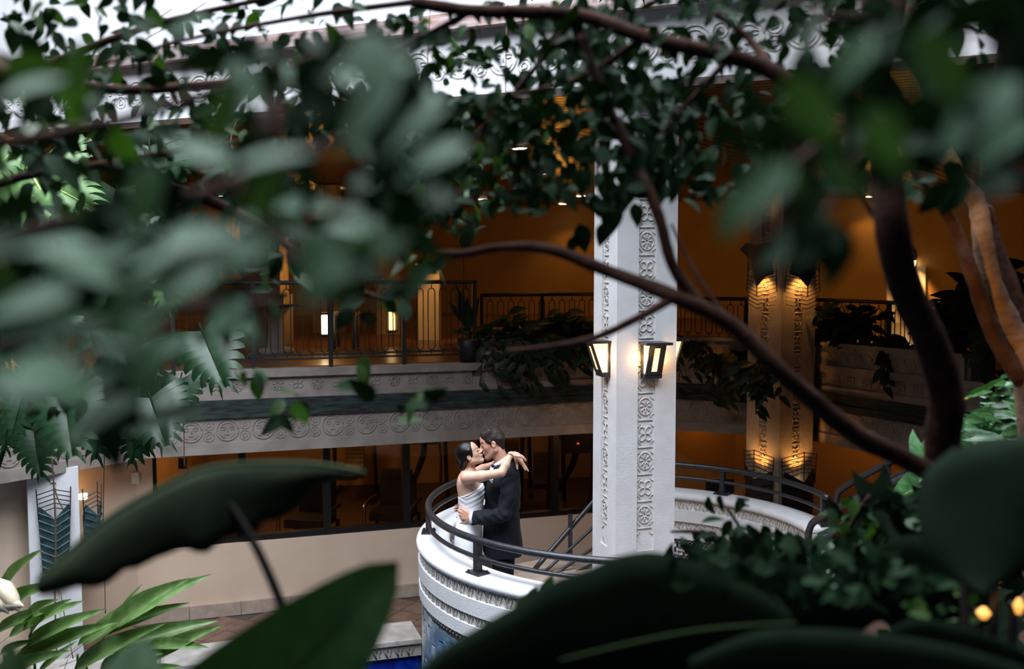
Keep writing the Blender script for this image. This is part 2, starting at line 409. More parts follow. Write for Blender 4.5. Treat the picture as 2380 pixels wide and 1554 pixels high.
# upper back walls
def wall(name, a, b, z0, z1, m, th=.2):
    q = MB(); q.beam(a, b, th, z0, z1); return tag(q.build(name, m), kind='structure')
wb0 = PZ(1250, 480, CEIL); wb1 = PZ(2380, 452, CEIL)
t = (wb1 - wb0).xy.normalized(); t = Vector((t.x, t.y, 0))
wall('wall_back', wb0 - t * 3.4, wb1 + t * 3, UF, CEIL + .1, M['ochre'])
wall('wall_gallery_left', Vector((-13, 20, 0)), (wb0 - t * 3.4).xy.to_3d(), UF, CEIL + .1, M['ochre'])
wall('wall_left', Vector((-13, 7, 0)), Vector((-13, 20, 0)), 0, CEIL + .1, M['ochre'])
wall('wall_right', Vector((13, 7, 0)), Vector((13, 22, 0)), 0, CEIL + .1, M['ochre'])

# lower walls behind the slab edge
WL = off_line(OCT, .5)
SILL = .91; WTOP = SB + .62
def on(a, b, px):    # plan point of line a-b seen at pixel column px
    k = (px - 1190) / FPX
    # x = k*y (approximately; pitch only rescales depth slightly)
    d = b - a; tt = (k * a.y - a.x) / (d.x - k * d.y); return a + d * tt
wa, wbb = WL[1], WL[2]
lw = struct('wall_court', (wa.x, wa.y, 0))
pw0 = on(wa, wbb, 345); pw1 = wbb - (wbb - wa).normalized() * .15
q = MB(); q.beam(wa, wbb, .18, 0, SILL); q.build('dado_wall', M['beige'], lw)
q = MB(); q.beam(wa, pw0, .18, SILL, WTOP); q.build('wall_panel', M['beige'], lw)
q = MB(); q.beam(pw1, wbb, .18, SILL, WTOP); q.build('wall_panel', M['beige'], lw)
q = MB(); wn = Vector(((wbb - wa).y, -(wbb - wa).x, 0)).normalized()
q = MB()
L = (wbb - wa).length; tw = (wbb - wa).normalized(); x = 0
sk = struct('baseboard_back', (wa.x, wa.y, 0))
while x < L - .05:
    l = min(.62, L - x); MB().beam(wa + tw * x + wn * .11, wa + tw * (x + l - .008) + wn * .11, .05, 0, .17).build('skirting_stone', M['skirt'], sk); x += .62
# window strip
win = struct('window_1', (pw0.x, pw0.y, SILL))
MB().beam(pw0, pw1, .12, SILL, SILL + .07).build('sill_frame', M['frame'], win)
MB().beam(pw0, pw1, .12, WTOP - .06, WTOP).build('head_frame', M['frame'], win)
mull = [345, 555, 753, 940, 1118, 1290, 1420]
for px in mull:
    p = on(wa, wbb, px); MB().beam(p - tw * .045, p + tw * .045, .13, SILL, WTOP).build('mullion', M['frame'], win)
for i in range(len(mull) - 1):
    p = on(wa, wbb, mull[i]); p2 = on(wa, wbb, mull[i + 1]); MB().beam(p + tw * .05, p2 - tw * .05, .008, SILL + .06, WTOP - .05).build('glass_pane', M['glass'], win)
wall('wall_court_left', WL[0], WL[1], 0, WTOP, M['beige'], .18)
wall('wall_court_right', WL[2] + Vector((.1, 0, 0)), Vector((6.5, 17.0, 0)), 0, WTOP, M['ochre'], .18)
wall('wall_lobby', Vector((3.2, 15.0, 0)), Vector((13, 13.2, 0)), 0, WTOP, M['ochre'], .18)
# lower court floor: slab with grout colour and diagonal tiles
fl = struct('floor', (0, 9, 0))
MB().poly([(-14, -3), (14, -3), (14, 20), (-14, 20)], -1.2, -1.0).build('floor_bed', M['grout'], fl)
fs = MB(); kp0 = PZ(300, 1562, .16); kp1 = PZ(962, 1486, .16)
kd = (kp1 - kp0).xy.normalized().to_3d(); kn = Vector((-kd.y, kd.x, 0))
ka = Vector((kp0.x, kp0.y, 0)) - kd * 3.5; kb = Vector((kp1.x, kp1.y, 0)) + kd * .1
fs.poly([(ka.x + kn.x * .1, ka.y + kn.y * .1), (kb.x + kn.x * .1, kb.y + kn.y * .1), (kb.x + .2, kb.y - .9), (kb.x + 9, kb.y - .9), (13, 20), (-13, 20), (-13, ka.y)], -.2, -.012).build('floor_screed', M['grout'], fl)
ts = .38; n = 0
for i in range(-40, 40):
    for j in range(-40, 40):
        c = Vector((-1.0, 12.0, 0)) + Vector((math.cos(R(64)), math.sin(R(64)), 0)) * (i * ts) + Vector((-math.sin(R(64)), math.cos(R(64)), 0)) * (j * ts)
        dk = (c - ka).dot(kn); dw = -(c - wa).dot(wn)
        if dk < .62 or dw > -.0 or c.x < -5.2 or c.x > 1.6: continue
        if dw > -.12: continue
        if n < 290:
            o = inst('floor_tile', bpy.data.meshes.get('floor_tile') or MB().box((0, 0, 0), (ts - .012, ts - .012, .03)).mesh('floor_tile', M['tile']), fl,
                     Matrix.Translation((c.x, c.y, -.012 + rnd.uniform(-.002, .002))) @ Matrix.Rotation(R(64), 4, 'Z')); n += 1
# gym beyond the windows
GF = .56
MB().poly([(pw0.x - 1, pw0.y + .2), (pw1.x + 1, pw1.y + .2), (pw1.x + 2.2, pw1.y + 5), (pw0.x - 2.0, pw0.y + 5.6)], .0, GF).build('floor_gym', M['carpet'])['kind'] = 'structure'
g0 = Vector((pw0.x - 2.0, pw0.y + 4.6, 0)); g1 = Vector((pw1.x + 2.2, pw1.y + 4.2, 0))
wall('wall_gym_back', g0, g1, 0, WTOP, M['ochre'])
wall('wall_gym_side', on(wa, wbb, 330) + Vector((-.2, .3, 0)), g0 + Vector((1.2, 0, 0)), 0, WTOP, M['ochre'], .12)

# ------------------------------------------------------------------ pool, kerb, water
kz = .16
kb_t = struct('trim_6', (ka.x, ka.y, 0))
x = 0; LK = (kb - ka).length
while x < LK - .02:
    l = min(.95, LK - x)
    p0 = ka + kd * x; p1 = ka + kd * (x + l - .008)
    MB().beam(p0 + kn * .30, p1 + kn * .30, .60, kz - .05, kz).build('kerb_stone', M['kerb'], kb_t)
    MB().beam(p0 + kn * .30, p1 + kn * .30, .54, kz - .20, kz - .05).build('frieze_block', M['kerb'], kb_t)
    x += .95
x = .1
while x < LK - .05:
    p = ka + kd * x + kn * .026
    put_relief('scroll', RG['scroll'], kb_t, (p.x, p.y, kz - .125), kd, .115, depth=.8); x += .125
pw = struct('wall_pool', (ka.x, ka.y, 0))
MB().beam(ka + kn * .35, kb + kn * .35, .5, -1.0, kz - .20).build('pool_wall', M['grout'], pw)
x = 0
while x < LK - .02:
    for r in range(2):
        l = min(.3, LK - x); p0 = ka + kd * x; p1 = ka + kd * (x + l - .006)
        MB().beam(p0 + kn * .09, p1 + kn * .09, .03, kz - .215 - (r + 1) * .16 + .006, kz - .215 - r * .16).build('blue_tile', M['bluetile'], pw)
    x += .3
MB().poly([(-13, -3), (13, -3), (13, 8), (kb.x + .3, kb.y - .1), (ka.x, ka.y)], -.9, -.335).build('pool_water', M['water'])['kind'] = 'stuff'
bpy.data.objects['pool_water']['label'] = 'dark pool water below the blue tiled edge'; bpy.data.objects['pool_water']['category'] = 'water'

# ------------------------------------------------------------------ round parapet
RC = Vector((1.062, 8.71, 0)); RZ = CZ - 2.10; CT = RZ - .26       # rail centre height, coping top
RI, RO = 1.62, 1.895
def rc(a, r=1.8, z=0.): return Vector((RC.x + r * math.cos(R(a)), RC.y + r * math.sin(R(a)), z))
pr = thing('round_parapet', (RC.x, RC.y, LF), 'white carved round stone parapet around the couple and the column', 'parapet')
arcs = ((138, 322), (6, 86))
for a0, a1 in arcs:
    n = int((a1 - a0) / 3)
    q = MB(); b0 = len(q.v)
    # coping with rounded nose
    prof = [(RI, CT - .07), (RI - .012, CT - .05), (RI, CT - .012), (RI + .03, CT), (RO - .03, CT), (RO, CT - .014), (RO + .012, CT - .04), (RO, CT - .07), (RO - .04, CT - .085)]
    m_ = len(prof)
    for i in range(n * 2 + 1):
        a = a0 + (a1 - a0) * i / (n * 2)
        for r, z in prof: q.v.append(tuple(rc(a, r, z)))
    for i in range(n * 2):
        for k in range(m_):
            k2 = (k + 1) % m_; q.f.append((i * m_ + k, i * m_ + k2, (i + 1) * m_ + k2, (i + 1) * m_ + k))
    q.f.append(tuple(range(m_))); q.f.append(tuple(n * 2 * m_ + k for k in range(m_))[::-1])
    q.build('coping', M['plaster'], pr, True)
    zz = CT - .075
    for nm, h, o, mm in (('frieze', .10, -.035, 'relief'), ('plain_band', .125, -.005, 'plaster'), ('frieze', .085, -.035, 'relief'), ('plain_band', .10, -.01, 'plaster'), ('mosaic_core', 1.9, -.045, 'grout')):
        q = MB(); q.arc(RC, RI - o if nm != 'mosaic_core' else RI + .045, RO + o, zz - h, zz, a0, a1, n); q.build(nm, M[mm], pr)
        if nm == 'frieze':
            st = 3.05; a = a0 + 1.5
            while a < a1 - 1:
                for rr, inn in ((RO - .028, False), (RI + .028, True)):
                    if (inn and (a0 > 100 and a > 225)) or (not inn and a0 < 100): continue
                    p = rc(a, rr, zz - h / 2); tg = Vector((-math.sin(R(a)), math.cos(R(a)), 0)) * (-1 if inn else 1)
                    put_relief('scroll', RW['scroll'], pr, p, tg, .092, h * .95, depth=1.0)
                a += st
        zz -= h
    mz = zz + 1.9
    # small checker band: pieces under a few pixels, joined
    q1 = MB(); q2 = MB()
    for r_, s_ in ((RO - .04, 1), (RI + .04, -1)):
        for row in range(3):
            i = 0; a = a0
            while a < a1 - .8:
                qq = q1 if (i + row) % 2 else q2
                qq.arc(RC, min(r_, r_ - .006 * s_), max(r_, r_ + .004 * s_), mz - (row + 1) * .017, mz - row * .017 - .002, a, a + .72, 1); a += .78; i += 1
    tag(q1.build('checker_band_dark', M['sign'], pr), kind='stuff'); tag(q2.build('checker_band_light', M['plaster'], pr), kind='stuff')
    # mosaic shards below
    z = mz - .058; row = 0
    sh_mats = [M['shard1'], M['shard2'], M['shard3'], M['shard1']]
    if a0 > 100:
        shards = 0
        for c in range(34):
            aa = 176 + c * 2.6
            z = mz - .058 - rnd.uniform(0, .03)
            while z > mz - 1.05 and shards < 300:
                h = rnd.uniform(.06, .15); j = lambda: rnd.uniform(-.55, .55)
                c4 = [(aa + j(), z - h + .01), (aa + 2.45 + j(), z - h + rnd.uniform(-.02, .025)), (aa + 2.45 + j(), z - rnd.uniform(.0, .02)), (aa + j(), z)]
                ps = [rc(a, RO - .046, zc) for a, zc in c4] + [rc(a, RO - .034, zc) for a, zc in c4]
                q = MB(); q.hexa(ps); q.build('mosaic_shard', rnd.choice(sh_mats), pr); shards += 1
                z -= h
    else:
        for c in range(0, 40):          # patterned tile field inside the back wall
            aa = 38 + c * 1.15
            for rr in range(8):
                pass
        qs = [MB(), MB(), MB()]
        for c in range(70):
            for rr in range(16):
                aa = 30 + c * .8; zc = mz - .06 - rr * .045
                qs[0 if (c * 7 + rr * 3) % 5 else 1 if rr % 2 else 2].arc(RC, RI + .036, RI + .044, zc - .036 + (rr * c % 3) * .004, zc - (c % 3) * .004, aa, aa + .62, 1)
        for q, m2 in zip(qs, ('plaster', 'sign', 'slat')): tag(q.build('patterned_tiles', M[m2], pr), kind='stuff')
# landing floor
ld = struct('floor_landing', (RC.x, RC.y, LAND))
q = MB(); q.poly([tuple(rc(a, 1.66).xy) for a in range(135, 325, 5)] + [tuple(rc(a, 1.66).xy) for a in range(-35, 90, 5)] + [(1.7, 10.72), (.6, 10.62), (-.25, 10.12)], LAND - .15, LAND)
q.build('landing_slab', M['skirt'], ld)
q = MB(); q.poly([tuple(rc(a, 1.55).xy) for a in range(0, 360, 8)], LF - .9, LAND - .15); q.build('drum_core', M['grout'], ld)
q = MB(); q.poly([(-.2, 10.1), (.9, 9.7), (1.75, 10.0), (1.7, 10.7), (.6, 10.6)], 0, LAND - .16); q.build('landing_pier', M['beige'], ld)
# rail of the parapet
rl = thing('curved_handrail', (RC.x, RC.y, CT), 'charcoal double tube handrail curving around the parapet top', 'railing')
for a0, a1 in ((141, 322), (5, 84)):
    n = int((a1 - a0) / 3)
    MB().tube([rc(lerp(a0, a1, i / n), 1.8, RZ) for i in range(n + 1)], .029, 10).build('top_rail', M['rail'], rl, True)
    MB().tube([rc(lerp(a0, a1, i / n), 1.8, RZ - .135) for i in range(n + 1)], .019, 8).build('lower_rail', M['rail'], rl, True)
def rail_post(p, z0, z1, tgt, parent):
    q = MB(); q.box((p.x, p.y, (z0 + z1) / 2), (.05, .05, z1 - z0), tgt); po = q.build('post', M['rail'], parent)
    q = MB(); q.box((p.x, p.y, z0 + .007), (.15, .12, .014), tgt)
    q.build('base_plate', M['rail'], po)
    for i in (-1, 1):
        for j in (-1, 1):
            t_ = Vector(tgt).normalized(); s_ = Vector((-t_.y, t_.x, 0)); c = p + t_ * (.058 * i) + s_ * (.043 * j)
            MB().tube([(c.x, c.y, z0 + .012), (c.x, c.y, z0 + .026)], .009, 6).build('bolt', M['rail'], po)
for a in (181.5, 222.6, 262, 300, 8, 52, 146):
    rail_post(rc(a, 1.8), CT, RZ, Vector((-math.sin(R(a)), math.cos(R(a)), 0)), rl)

# stair rails on the right and behind the couple
def stair_rail(name, lab, paths, posts):
    t = thing(name, paths[0][0][0], lab, 'railing')
    for pts, r in paths: MB().tube(bez(pts, 6), r, 8).build('rail_tube', M['rail'], t, True)
    for p, h in posts: MB().box((p[0], p[1], p[2] + h / 2), (.045, .045, h)).build('post', M['rail'], t)
    return t
A0 = P(1945, 1200, 8.85); A1 = P(1945, 1153, 8.85); A2 = P(1968, 1128, 8.75); A3 = P(2063, 1076, 8.3); A4 = P(2175, 1020, 7.8)
dn = Vector((0, 0, -.14)); up3 = (A4 - A3).normalized()
stair_rail('stair_handrail', 'charcoal stair handrail climbing right from the parapet end', [([A0, A1, A2, A3, A4, A4 + up3 * 1.5], .03), ([A1 + dn * .9, A2 + dn, A3 + dn, A4 + dn, A4 + dn + up3 * 1.5], .018), ([A2 + dn * 2, A3 + dn * 2, A4 + dn * 2, A4 + dn * 2 + up3 * 1.5], .018)],
           [((A3.x, A3.y, A3.z - 1.0), 1.0), ((A4.x, A4.y, A4.z - 1.0), 1.0)])
B0 = P(1878, 1262, 8.1); B1 = P(1882, 1228, 8.1); B2 = P(1905, 1203, 8.0); B3 = P(2010, 1152, 7.6); B4 = P(2140, 1092, 7.1)
up4 = (B4 - B3).normalized()
stair_rail('stair_handrail', 'nearer charcoal stair handrail whose curled end meets the white coping', [([B0, B1, B2, B3, B4, B4 + up4 * 1.4], .03), ([B2 + dn, B3 + dn, B4 + dn, B4 + dn + up4 * 1.4], .018)], [((B3.x, B3.y, B3.z - 1.0), 1.0), ((B4.x, B4.y, B4.z - 1.0), 1.0)])
C0 = P(1243, 1322, 10.0); C1 = P(1385, 1158, 10.35); cu = (C1 - C0)
stair_rail('stair_handrail', 'charcoal stair rails rising behind the man to the column', [([C0, C1, C1 + cu * .4], .026)] + [([C0 + Vector((.10 * k, 0, -.03 * k)), C1 + Vector((.13 * k, .0, -.16 * k)), C1 + cu * .3 + Vector((.13 * k, 0, -.16 * k))], .017) for k in (1, 2, 3)],
           [((P(1325, 1300, 10.2).x, 10.2, P(1325, 1300, 10.2).z), .48)])
# right stair flight
sf = struct('stair_1', (A0.x, A0.y, LAND))
for i in range(9):
    p = Vector((2.85, 8.5, 0)).lerp(Vector((4.6, 6.0, 0)), i / 8); d = Vector((1.75, -2.5, 0)).normalized()
    h_ = LAND + .085 + i * .17; MB().box((p.x, p.y, h_ / 2), (.31, 1.1, h_), d).build('stair_tread', M['tile'], sf)

# ------------------------------------------------------------------ columns
def notched(c, ux, half, hw, dep):
    uy = Vector((-ux.y, ux.x, 0)); pts = []
    for k in range(4):
        a = [ux, uy, -ux, -uy][k]; b = [uy, -ux, -uy, ux][k]       # face k: normal -b..., walk along a
        nrm = -b
        s = c + nrm * half
        pts += [s - a * half, s - a * hw, s - a * hw + b * dep, s + a * hw + b * dep, s + a * hw]
    return [(p.x, p.y) for p in pts]
def column(name, lab, c, ang, half, z0, z1, strip0, strip1, faces, m, rel, hw=.08, cyc=.47, off=0.):
    t = thing(name, (c.x, c.y, z0), lab, 'column')
    ux = Vector((math.cos(R(ang)), math.sin(R(ang)), 0))
    MB().poly(notched(c, ux, half, hw, .022), strip0, strip1).build('shaft', m, t)
    uy = Vector((-ux.y, ux.x, 0))
    sq = [c + (ux * i + uy * j) * half for i, j in ((-1, -1), (1, -1), (1, 1), (-1, 1))]
    if strip0 > z0: MB().poly([(p.x, p.y) for p in sq], z0, strip0 - .0).build('plinth', m, t)
    if z1 > strip1: MB().poly([(p.x, p.y) for p in sq], strip1, z1).build('capital', m, t)
    for k in faces:
        a = [ux, uy, -ux, -uy][k]; b = [uy, -ux, -uy, ux][k]; s = c - b * (half - .016)
        z = strip1 - .1 - off; i = 0
        while z > strip0 + .09:
            nm, sc = (('knot', .155), ('link', .13), ('rosette', .14), ('link', .13))[i % 4]
            put_relief(nm, rel[nm], t, (s.x, s.y, z), a, sc * 1.05, sc * (1.15 if nm != 'link' else 1.2), depth=.75)
            z -= cyc / 4; i += 1
        # pointed stop at the foot of the strip
        q = MB(); pz = strip0
        v = [s - a * hw - b * .006, s + a * hw - b * .006]
        q.add([v[0] + Vector((0, 0, pz)), v[1] + Vector((0, 0, pz)), v[1] + Vector((0, 0, pz + .09)), s - b * .006 + Vector((0, 0, pz)), v[0] + Vector((0, 0, pz + .09))], [(0, 3, 4), (3, 1, 2)])
        q.build('strip_stop', m, t, recalc=False)
    return t, ux, uy
CA = 16
COLC = Vector((RC.x + .01, RC.y, 0))
main_col, ux, uy = column('carved_column', 'tall white square column with carved strips and wall lanterns', COLC, CA, .275, LAND, CEIL + .0, LAND + .68, CEIL - .005, (0, 3), M['plaster'], RW)
# wall lanterns on it : local x = along face, y = out, z up
def lantern(pos, right, lab, power=7):
    t = thing('wall_lantern', pos, lab, 'wall lamp', 'lanterns on the white column')
    right = Vector(right).normalized(); out = right.cross(Vector((0, 0, 1)))
    Z = Vector((0, 0, 1)); pos = Vector(pos)
    G = lambda x, y, z: pos + right * x + out * y + Z * z
    q = MB(); q.hexa([G(-.085, 0, -.15), G(.085, 0, -.15), G(.085, .018, -.15), G(-.085, .018, -.15), G(-.085, 0, .14), G(.085, 0, .14), G(.085, .018, .14), G(-.085, .018, .14)]); q.build('back_plate', M['rail'], t)
    q = MB(); q.hexa([G(-.08, .01, -.15), G(.08, .01, -.15), G(.08, .07, -.15), G(-.08, .07, -.15), G(-.08, .01, -.115), G(.08, .01, -.115), G(.08, .075, -.115), G(-.08, .075, -.115)]); q.build('foot_box', M['rail'], t)
    q = MB(); q.hexa([G(-.105, -.0, .14), G(.105, -.0, .14), G(.12, .20, .14), G(-.12, .20, .14), G(-.105, -.0, .162), G(.105, -.0, .162), G(.12, .20, .162), G(-.12, .20, .162)]); q.build('cap', M['rail'], t)
    for s in (-1, 1):      # triangular lit side panes
        q = MB(); x = .066 * s
        q.add([G(x, .02, -.11), G(x, .065, -.11), G(x, .145, .138), G(x, .02, .138), G(x * .93, .02, -.11), G(x * .93, .065, -.11), G(x * .93, .145, .138), G(x * .93, .02, .138)],
              [(0, 1, 2, 3), (7, 6, 5, 4), (0, 4, 5, 1), (1, 5, 6, 2), (2, 6, 7, 3), (3, 7, 4, 0)]); q.build('side_glass', M['glow'], t)
    def slab(x0, x1, s0, s1, d0=.0, d1=.012):     # pieces of the sloping front; s runs 0 bottom..1 top
        def F(x, s, d): return G(x, .07 + .088 * s + d, -.115 + .253 * s)
        return [F(x0, s0, d0), F(x1, s0, d0), F(x1, s0, d1), F(x0, s0, d1), F(x0, s1, d0), F(x1, s1, d0), F(x1, s1, d1), F(x0, s1, d1)]
    q = MB()
    for r_ in ((-.075, -.026, 0, 1), (.026, .075, 0, 1), (-.026, .026, 0, .1), (-.026, .026, .9, 1)): q.hexa(slab(*r_))
    q.build('front_panel', M['rail'], t)
    q = MB(); q.hexa(slab(-.026, .026, .1, .9, .0, .006)); q.build('front_glass', M['glow'], t)
    for s in (.17, .33, .5, .66, .82): MB().hexa(slab(-.03, .03, s, s + .008, .011, .014)).build('glass_bar', M['blackiron'], t)
    point('lantern_lamp', G(.0, .30, -.02), power * .10, .05, (1, .5, .16))
    for s in (-1, 1): point('lantern_lamp', G(.10 * s, .045, .02), power * .12, .03, (1, .5, .16))
    return t
fz = PZ(1519, 840, 0)     # ray only
def zat(px, py, Y): return P(px, py, Y).z
zl = zat(1519, 838, 8.4)
fr = COLC - uy * .275; lantern(Vector((fr.x, fr.y, zl)) + ux * .03, ux, 'lit lantern on the broad front face of the white column')
fl_ = COLC - ux * .275; lantern(Vector((fl_.x, fl_.y, zl)) - uy * .05, -uy, 'lit lantern on the narrow left face of the white column')
frr = COLC + ux * .275; lantern(Vector((frr.x, frr.y, zl)), uy, 'lantern peeking out behind the right edge of the white column')

# back right double column and far left column
BC = Vector((3.42, 12.62, 0))
bc_y = BC.y
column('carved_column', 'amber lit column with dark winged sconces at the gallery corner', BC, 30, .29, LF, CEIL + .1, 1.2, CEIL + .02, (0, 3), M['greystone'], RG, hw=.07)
lc = on(OCT[0], OCT[1], 128) + Vector((.28, -.42, 0))
lc = P(126, 1300, 10.95); lc = Vector((lc.x, lc.y, 0))
column('pale_column', 'pale square column under the left gallery edge, copper sconce on it', lc, 28, .255, LF, SB + .05, .5, SB - .1, (), M['plaster'], RW, hw=.03)
# gallery columns far left
for px, Y, w_, lab in ((617, 16.0, .62, 'pale gallery column behind the railing, left one'), (905, 18.5, .34, 'narrow warm lit pillar behind the railing among leaves'), (765, 18.9, .42, 'gallery pillar under the glowing ceiling patch')):
    p = P(px, 700, Y); t = thing('gallery_column', (p.x, p.y, UF), lab, 'column')
    MB().box((p.x, p.y, (UF + CEIL) / 2), (w_, w_, CEIL - UF)).build('shaft', M['greystone'], t)
    MB().box((p.x, p.y, UF + .4), (w_ + .1, w_ + .1, .8)).build('plinth', M['greystone'], t)
p = P(998, 700, 17.0); t = thing('gallery_column', (p.x, p.y, UF), 'apricot lit pier with a small lamp at the railing end', 'column')
MB().box((p.x, p.y, UF + .62), (.36, .3, 1.24)).build('shaft', M['plaster'], t)
MB().box((p.x, p.y, UF + 1.27), (.44, .38, .06)).build('cap', M['plaster'], t)
spot('pier_lamp', (p.x, p.y - .7, UF + 2.0), (p.x, p.y, UF + .8), 60, 70)

# ------------------------------------------------------------------ winged metal sconces
def winged(pos, right, lab, up=True, hh=.55, w0=.34, w1=.22, mname='copper', rods=5, light=30, lampm='glowhot'):
    right = Vector(right).normalized(); out = right.cross(Vector((0, 0, 1))); pos = Vector(pos)
    t = thing('winged_sconce', pos, lab, 'wall lamp', 'winged sconces')
    s = 1 if up else -1
    G = lambda x, y, z: pos + right * x + out * y + Vector((0, 0, z * s))
    # shield: V-notched top, folded along the middle
    for sd in (-1, 1):
        q = MB()
        if not up: pts = [(0, .14, -hh), (w0 * .3 * sd, .13, -hh - .03), (w0 * .5 * sd, .12, -hh + .05), (w1 * .42 * sd, .05, -.17), (w1 * .48 * sd, .05, -.02), (w1 * .25 * sd, .1, .02), (0, .14, .14)]
        else: pts = [(0, .12, -hh), (w1 * .5 * sd, .05, -hh * .95), (w1 * .62 * sd, .04, -.12), (w0 * .5 * sd, .06, .02), (0, .14, -.12 if up else .16)]
        b = [G(*p_) for p_ in pts] + [G(p_[0], p_[1] - .012, p_[2]) for p_ in pts]
        n_ = len(pts)
        q.add(b, [tuple(range(n_)), tuple(range(n_, 2 * n_))[::-1]] + [(i, (i + 1) % n_, n_ + (i + 1) % n_, n_ + i) for i in range(n_)]); q.build('shield', M[mname], t)
        for k in range(rods):
            z = .02 + k * .05 + (0 if up else .06)
            MB().tube([G(.0, .12, z - .02), G(w1 * .62 * sd, .05, z - .10 + .02)], .006, 5).build('rod', M['blackiron'], t)
        MB().tube([G(w1 * .6 * sd, .05, -.15), G(w1 * .66 * sd, .05, .20)], .007, 5).build('rod', M['blackiron'], t)
        for k in range(9):
            z = -.08 - k * (hh - .1) / 9
            MB().tube([G(.01 * sd, .135, z - .04), G(w1 * .6 * sd, .07, z + .03)], .007, 4).build('rib', M[mname], t)
    MB().tube([G(0, .13, -.1), G(0, .13, .26)], .007, 5).build('rod', M['blackiron'], t)
    MB().box(G(0, .05, -.16), (.1, .05, .05), right).build('lamp', M[lampm], t)
    if light: spot('sconce_lamp', G(0, .07, -.0), G(0, .0, .7), light, 120, .04)
    return t
bux = Vector((math.cos(R(30)), math.sin(R(30)), 0)); buy = Vector((-bux.y, bux.x, 0))
fF = BC - buy * .30; fLf = BC - bux * .30
zt = P(1800, 640, 12.4).z; zb = P(1800, 1092, 12.4).z
winged((fF.x, fF.y, zt), bux, 'dark winged sconce high on the corner column, right face', False, .38, .66, .46, 'blackiron', 8, 26)
winged((fLf.x, fLf.y, zt), -buy, 'dark winged sconce high on the corner column, left face', False, .38, .66, .40, 'blackiron', 8, 26)
winged((fF.x, fF.y, zb), bux, 'dark winged uplight low on the corner column, right face', True, 1.0, .5, .46, 'blackiron', 6, 22)
winged((fLf.x, fLf.y, zb), -buy, 'dark winged uplight low on the corner column, left face', True, 1.0, .46, .40, 'blackiron', 6, 22)
spot('sconce_lamp', (fLf.x - .15, fLf.y - .2, zt + .35), (fLf.x, fLf.y, CEIL), 8, 50)
lux = Vector((math.cos(R(28)), math.sin(R(28)), 0)); luy = Vector((-lux.y, lux.x, 0))
lf = lc - luy * .26; winged((lf.x, lf.y, P(120, 1175, 10.7).z), lux, 'verdigris palm shaped sconce on the pale left column', True, .85, .3, .26, 'patina', 5, 0, 'rail')
p = P(34, 1175, 11.2); winged((p.x, p.y, p.z), Vector((.3, .95, 0)), 'verdigris palm shaped sconce at the left picture edge', True, .9, .3, .3, 'patina', 5, 5, 'rail')
p = P(207, 1170, 11.0); winged((p.x, p.y, p.z), Vector((.4, .9, 0)), 'palm shaped sconce with a glowing lamp right of the pale column', True, .8, .2, .2, 'patina', 4, 5, 'rail')
bl = P(193, 1153, 11.2); MB().box(bl, (.07, .07, .06)).build('glowing_bulb_box', M['glowhot'])
tag(bpy.data.objects['glowing_bulb_box'], 'small glowing lamp box beside the pale left column', 'wall lamp')
bpy.data.objects['glowing_bulb_box'].name = 'lamp_box'
point('box_lamp', bl + Vector((0, -.15, .1)), 2)
# ------------------------------------------------------------------ gallery railings
def railing(name, lab, pts, z0, z1, posts_at, pitch, px_lo=None, px_hi=None, x_off=0., leaf=1.):
    t = thing(name, (pts[0].x, pts[0].y, z0), lab, 'railing')
    H = z1 - z0
    for i in range(len(pts) - 1):
        a, b = pts[i], pts[i + 1]; d = (b - a); L = d.length; d = d.normalized()
        MB().tube([Vector((a.x, a.y, z1 - .02)), Vector((b.x, b.y, z1 - .02))], .026, 8).build('top_rail', M['blackiron'], t, True)
        for z in ((z0 + .12, z0 + .17) if H > .8 else (z0 + .05,)):
            MB().beam(a, b, .03, z - .012, z + .012).build('bottom_rail', M['blackiron'], t)
        x = 0
        while x <= L + .01:
            p = a + d * x; MB().box((p.x, p.y, (z0 + z1) / 2), (.05, .05, H), d).build('post', M['blackiron'], t); x += max(L / max(1, round(L / posts_at)), .3)
    return t
def baluster_mesh(h, wd=.09, r=.0075):
    b = MB(); q = wd / 2; lo = .19 if h > .8 else .1; hi = h - .08
    pts = [(q * math.cos(R(a)), 0, hi - q + q * math.sin(R(a))) for a in range(0, 181, 30)] + [(q * math.cos(R(a)), 0, lo + q + q * math.sin(R(a))) for a in range(180, 361, 30)]
    b.tube(pts + [pts[0]], r, 5, cap=False); b.tube([(0, 0, hi), (0, 0, h - .02)], r, 5); b.tube([(0, 0, .14 if h > .8 else .05), (0, 0, lo)], r, 5)
    return b.mesh('baluster', M['blackiron'], True)
def balusters(t, a, b, z0, me, pitch, post_gap):
    d = (b - a); L = d.length; d = d.normalized(); n = int(L / pitch); o = (L - (n - 1) * pitch) / 2
    for i in range(n):
        p = a + d * (o + i * pitch); inst('baluster', me, t, frame_m((p.x, p.y, z0), d, Vector((-d.y, d.x, 0)), Vector((0, 0, 1))))
RLn = off_line(OCT, .12)
ra0 = on(RLn[1], RLn[2], 400); ra1 = on(RLn[1], RLn[2], 1102)
t1 = railing('gallery_railing', 'black wrought iron railing of looped balusters along the gallery edge', [ra0, ra1], UF - .0, UF + 1.08, .92, .15)
bm1 = baluster_mesh(1.06); balusters(t1, ra0, ra1, UF, bm1, .152, .92)
back_r = off_line(OCT, 1.5)
t2 = railing('gallery_railing', 'black railing standing behind the planter left of the white column', [on(back_r[1], back_r[2], 1118), on(back_r[1], back_r[2], 1395)], UF - .0, UF + .86, 1.2, .15)
bm2 = baluster_mesh(.84); balusters(t2, on(back_r[1], back_r[2], 1118), on(back_r[1], back_r[2], 1395), UF + .0, bm2, .16, 1.2)
back2 = off_line(OCT, .75)
rr0 = on(back2[2], back2[3], 1560); rr1 = back2[3]
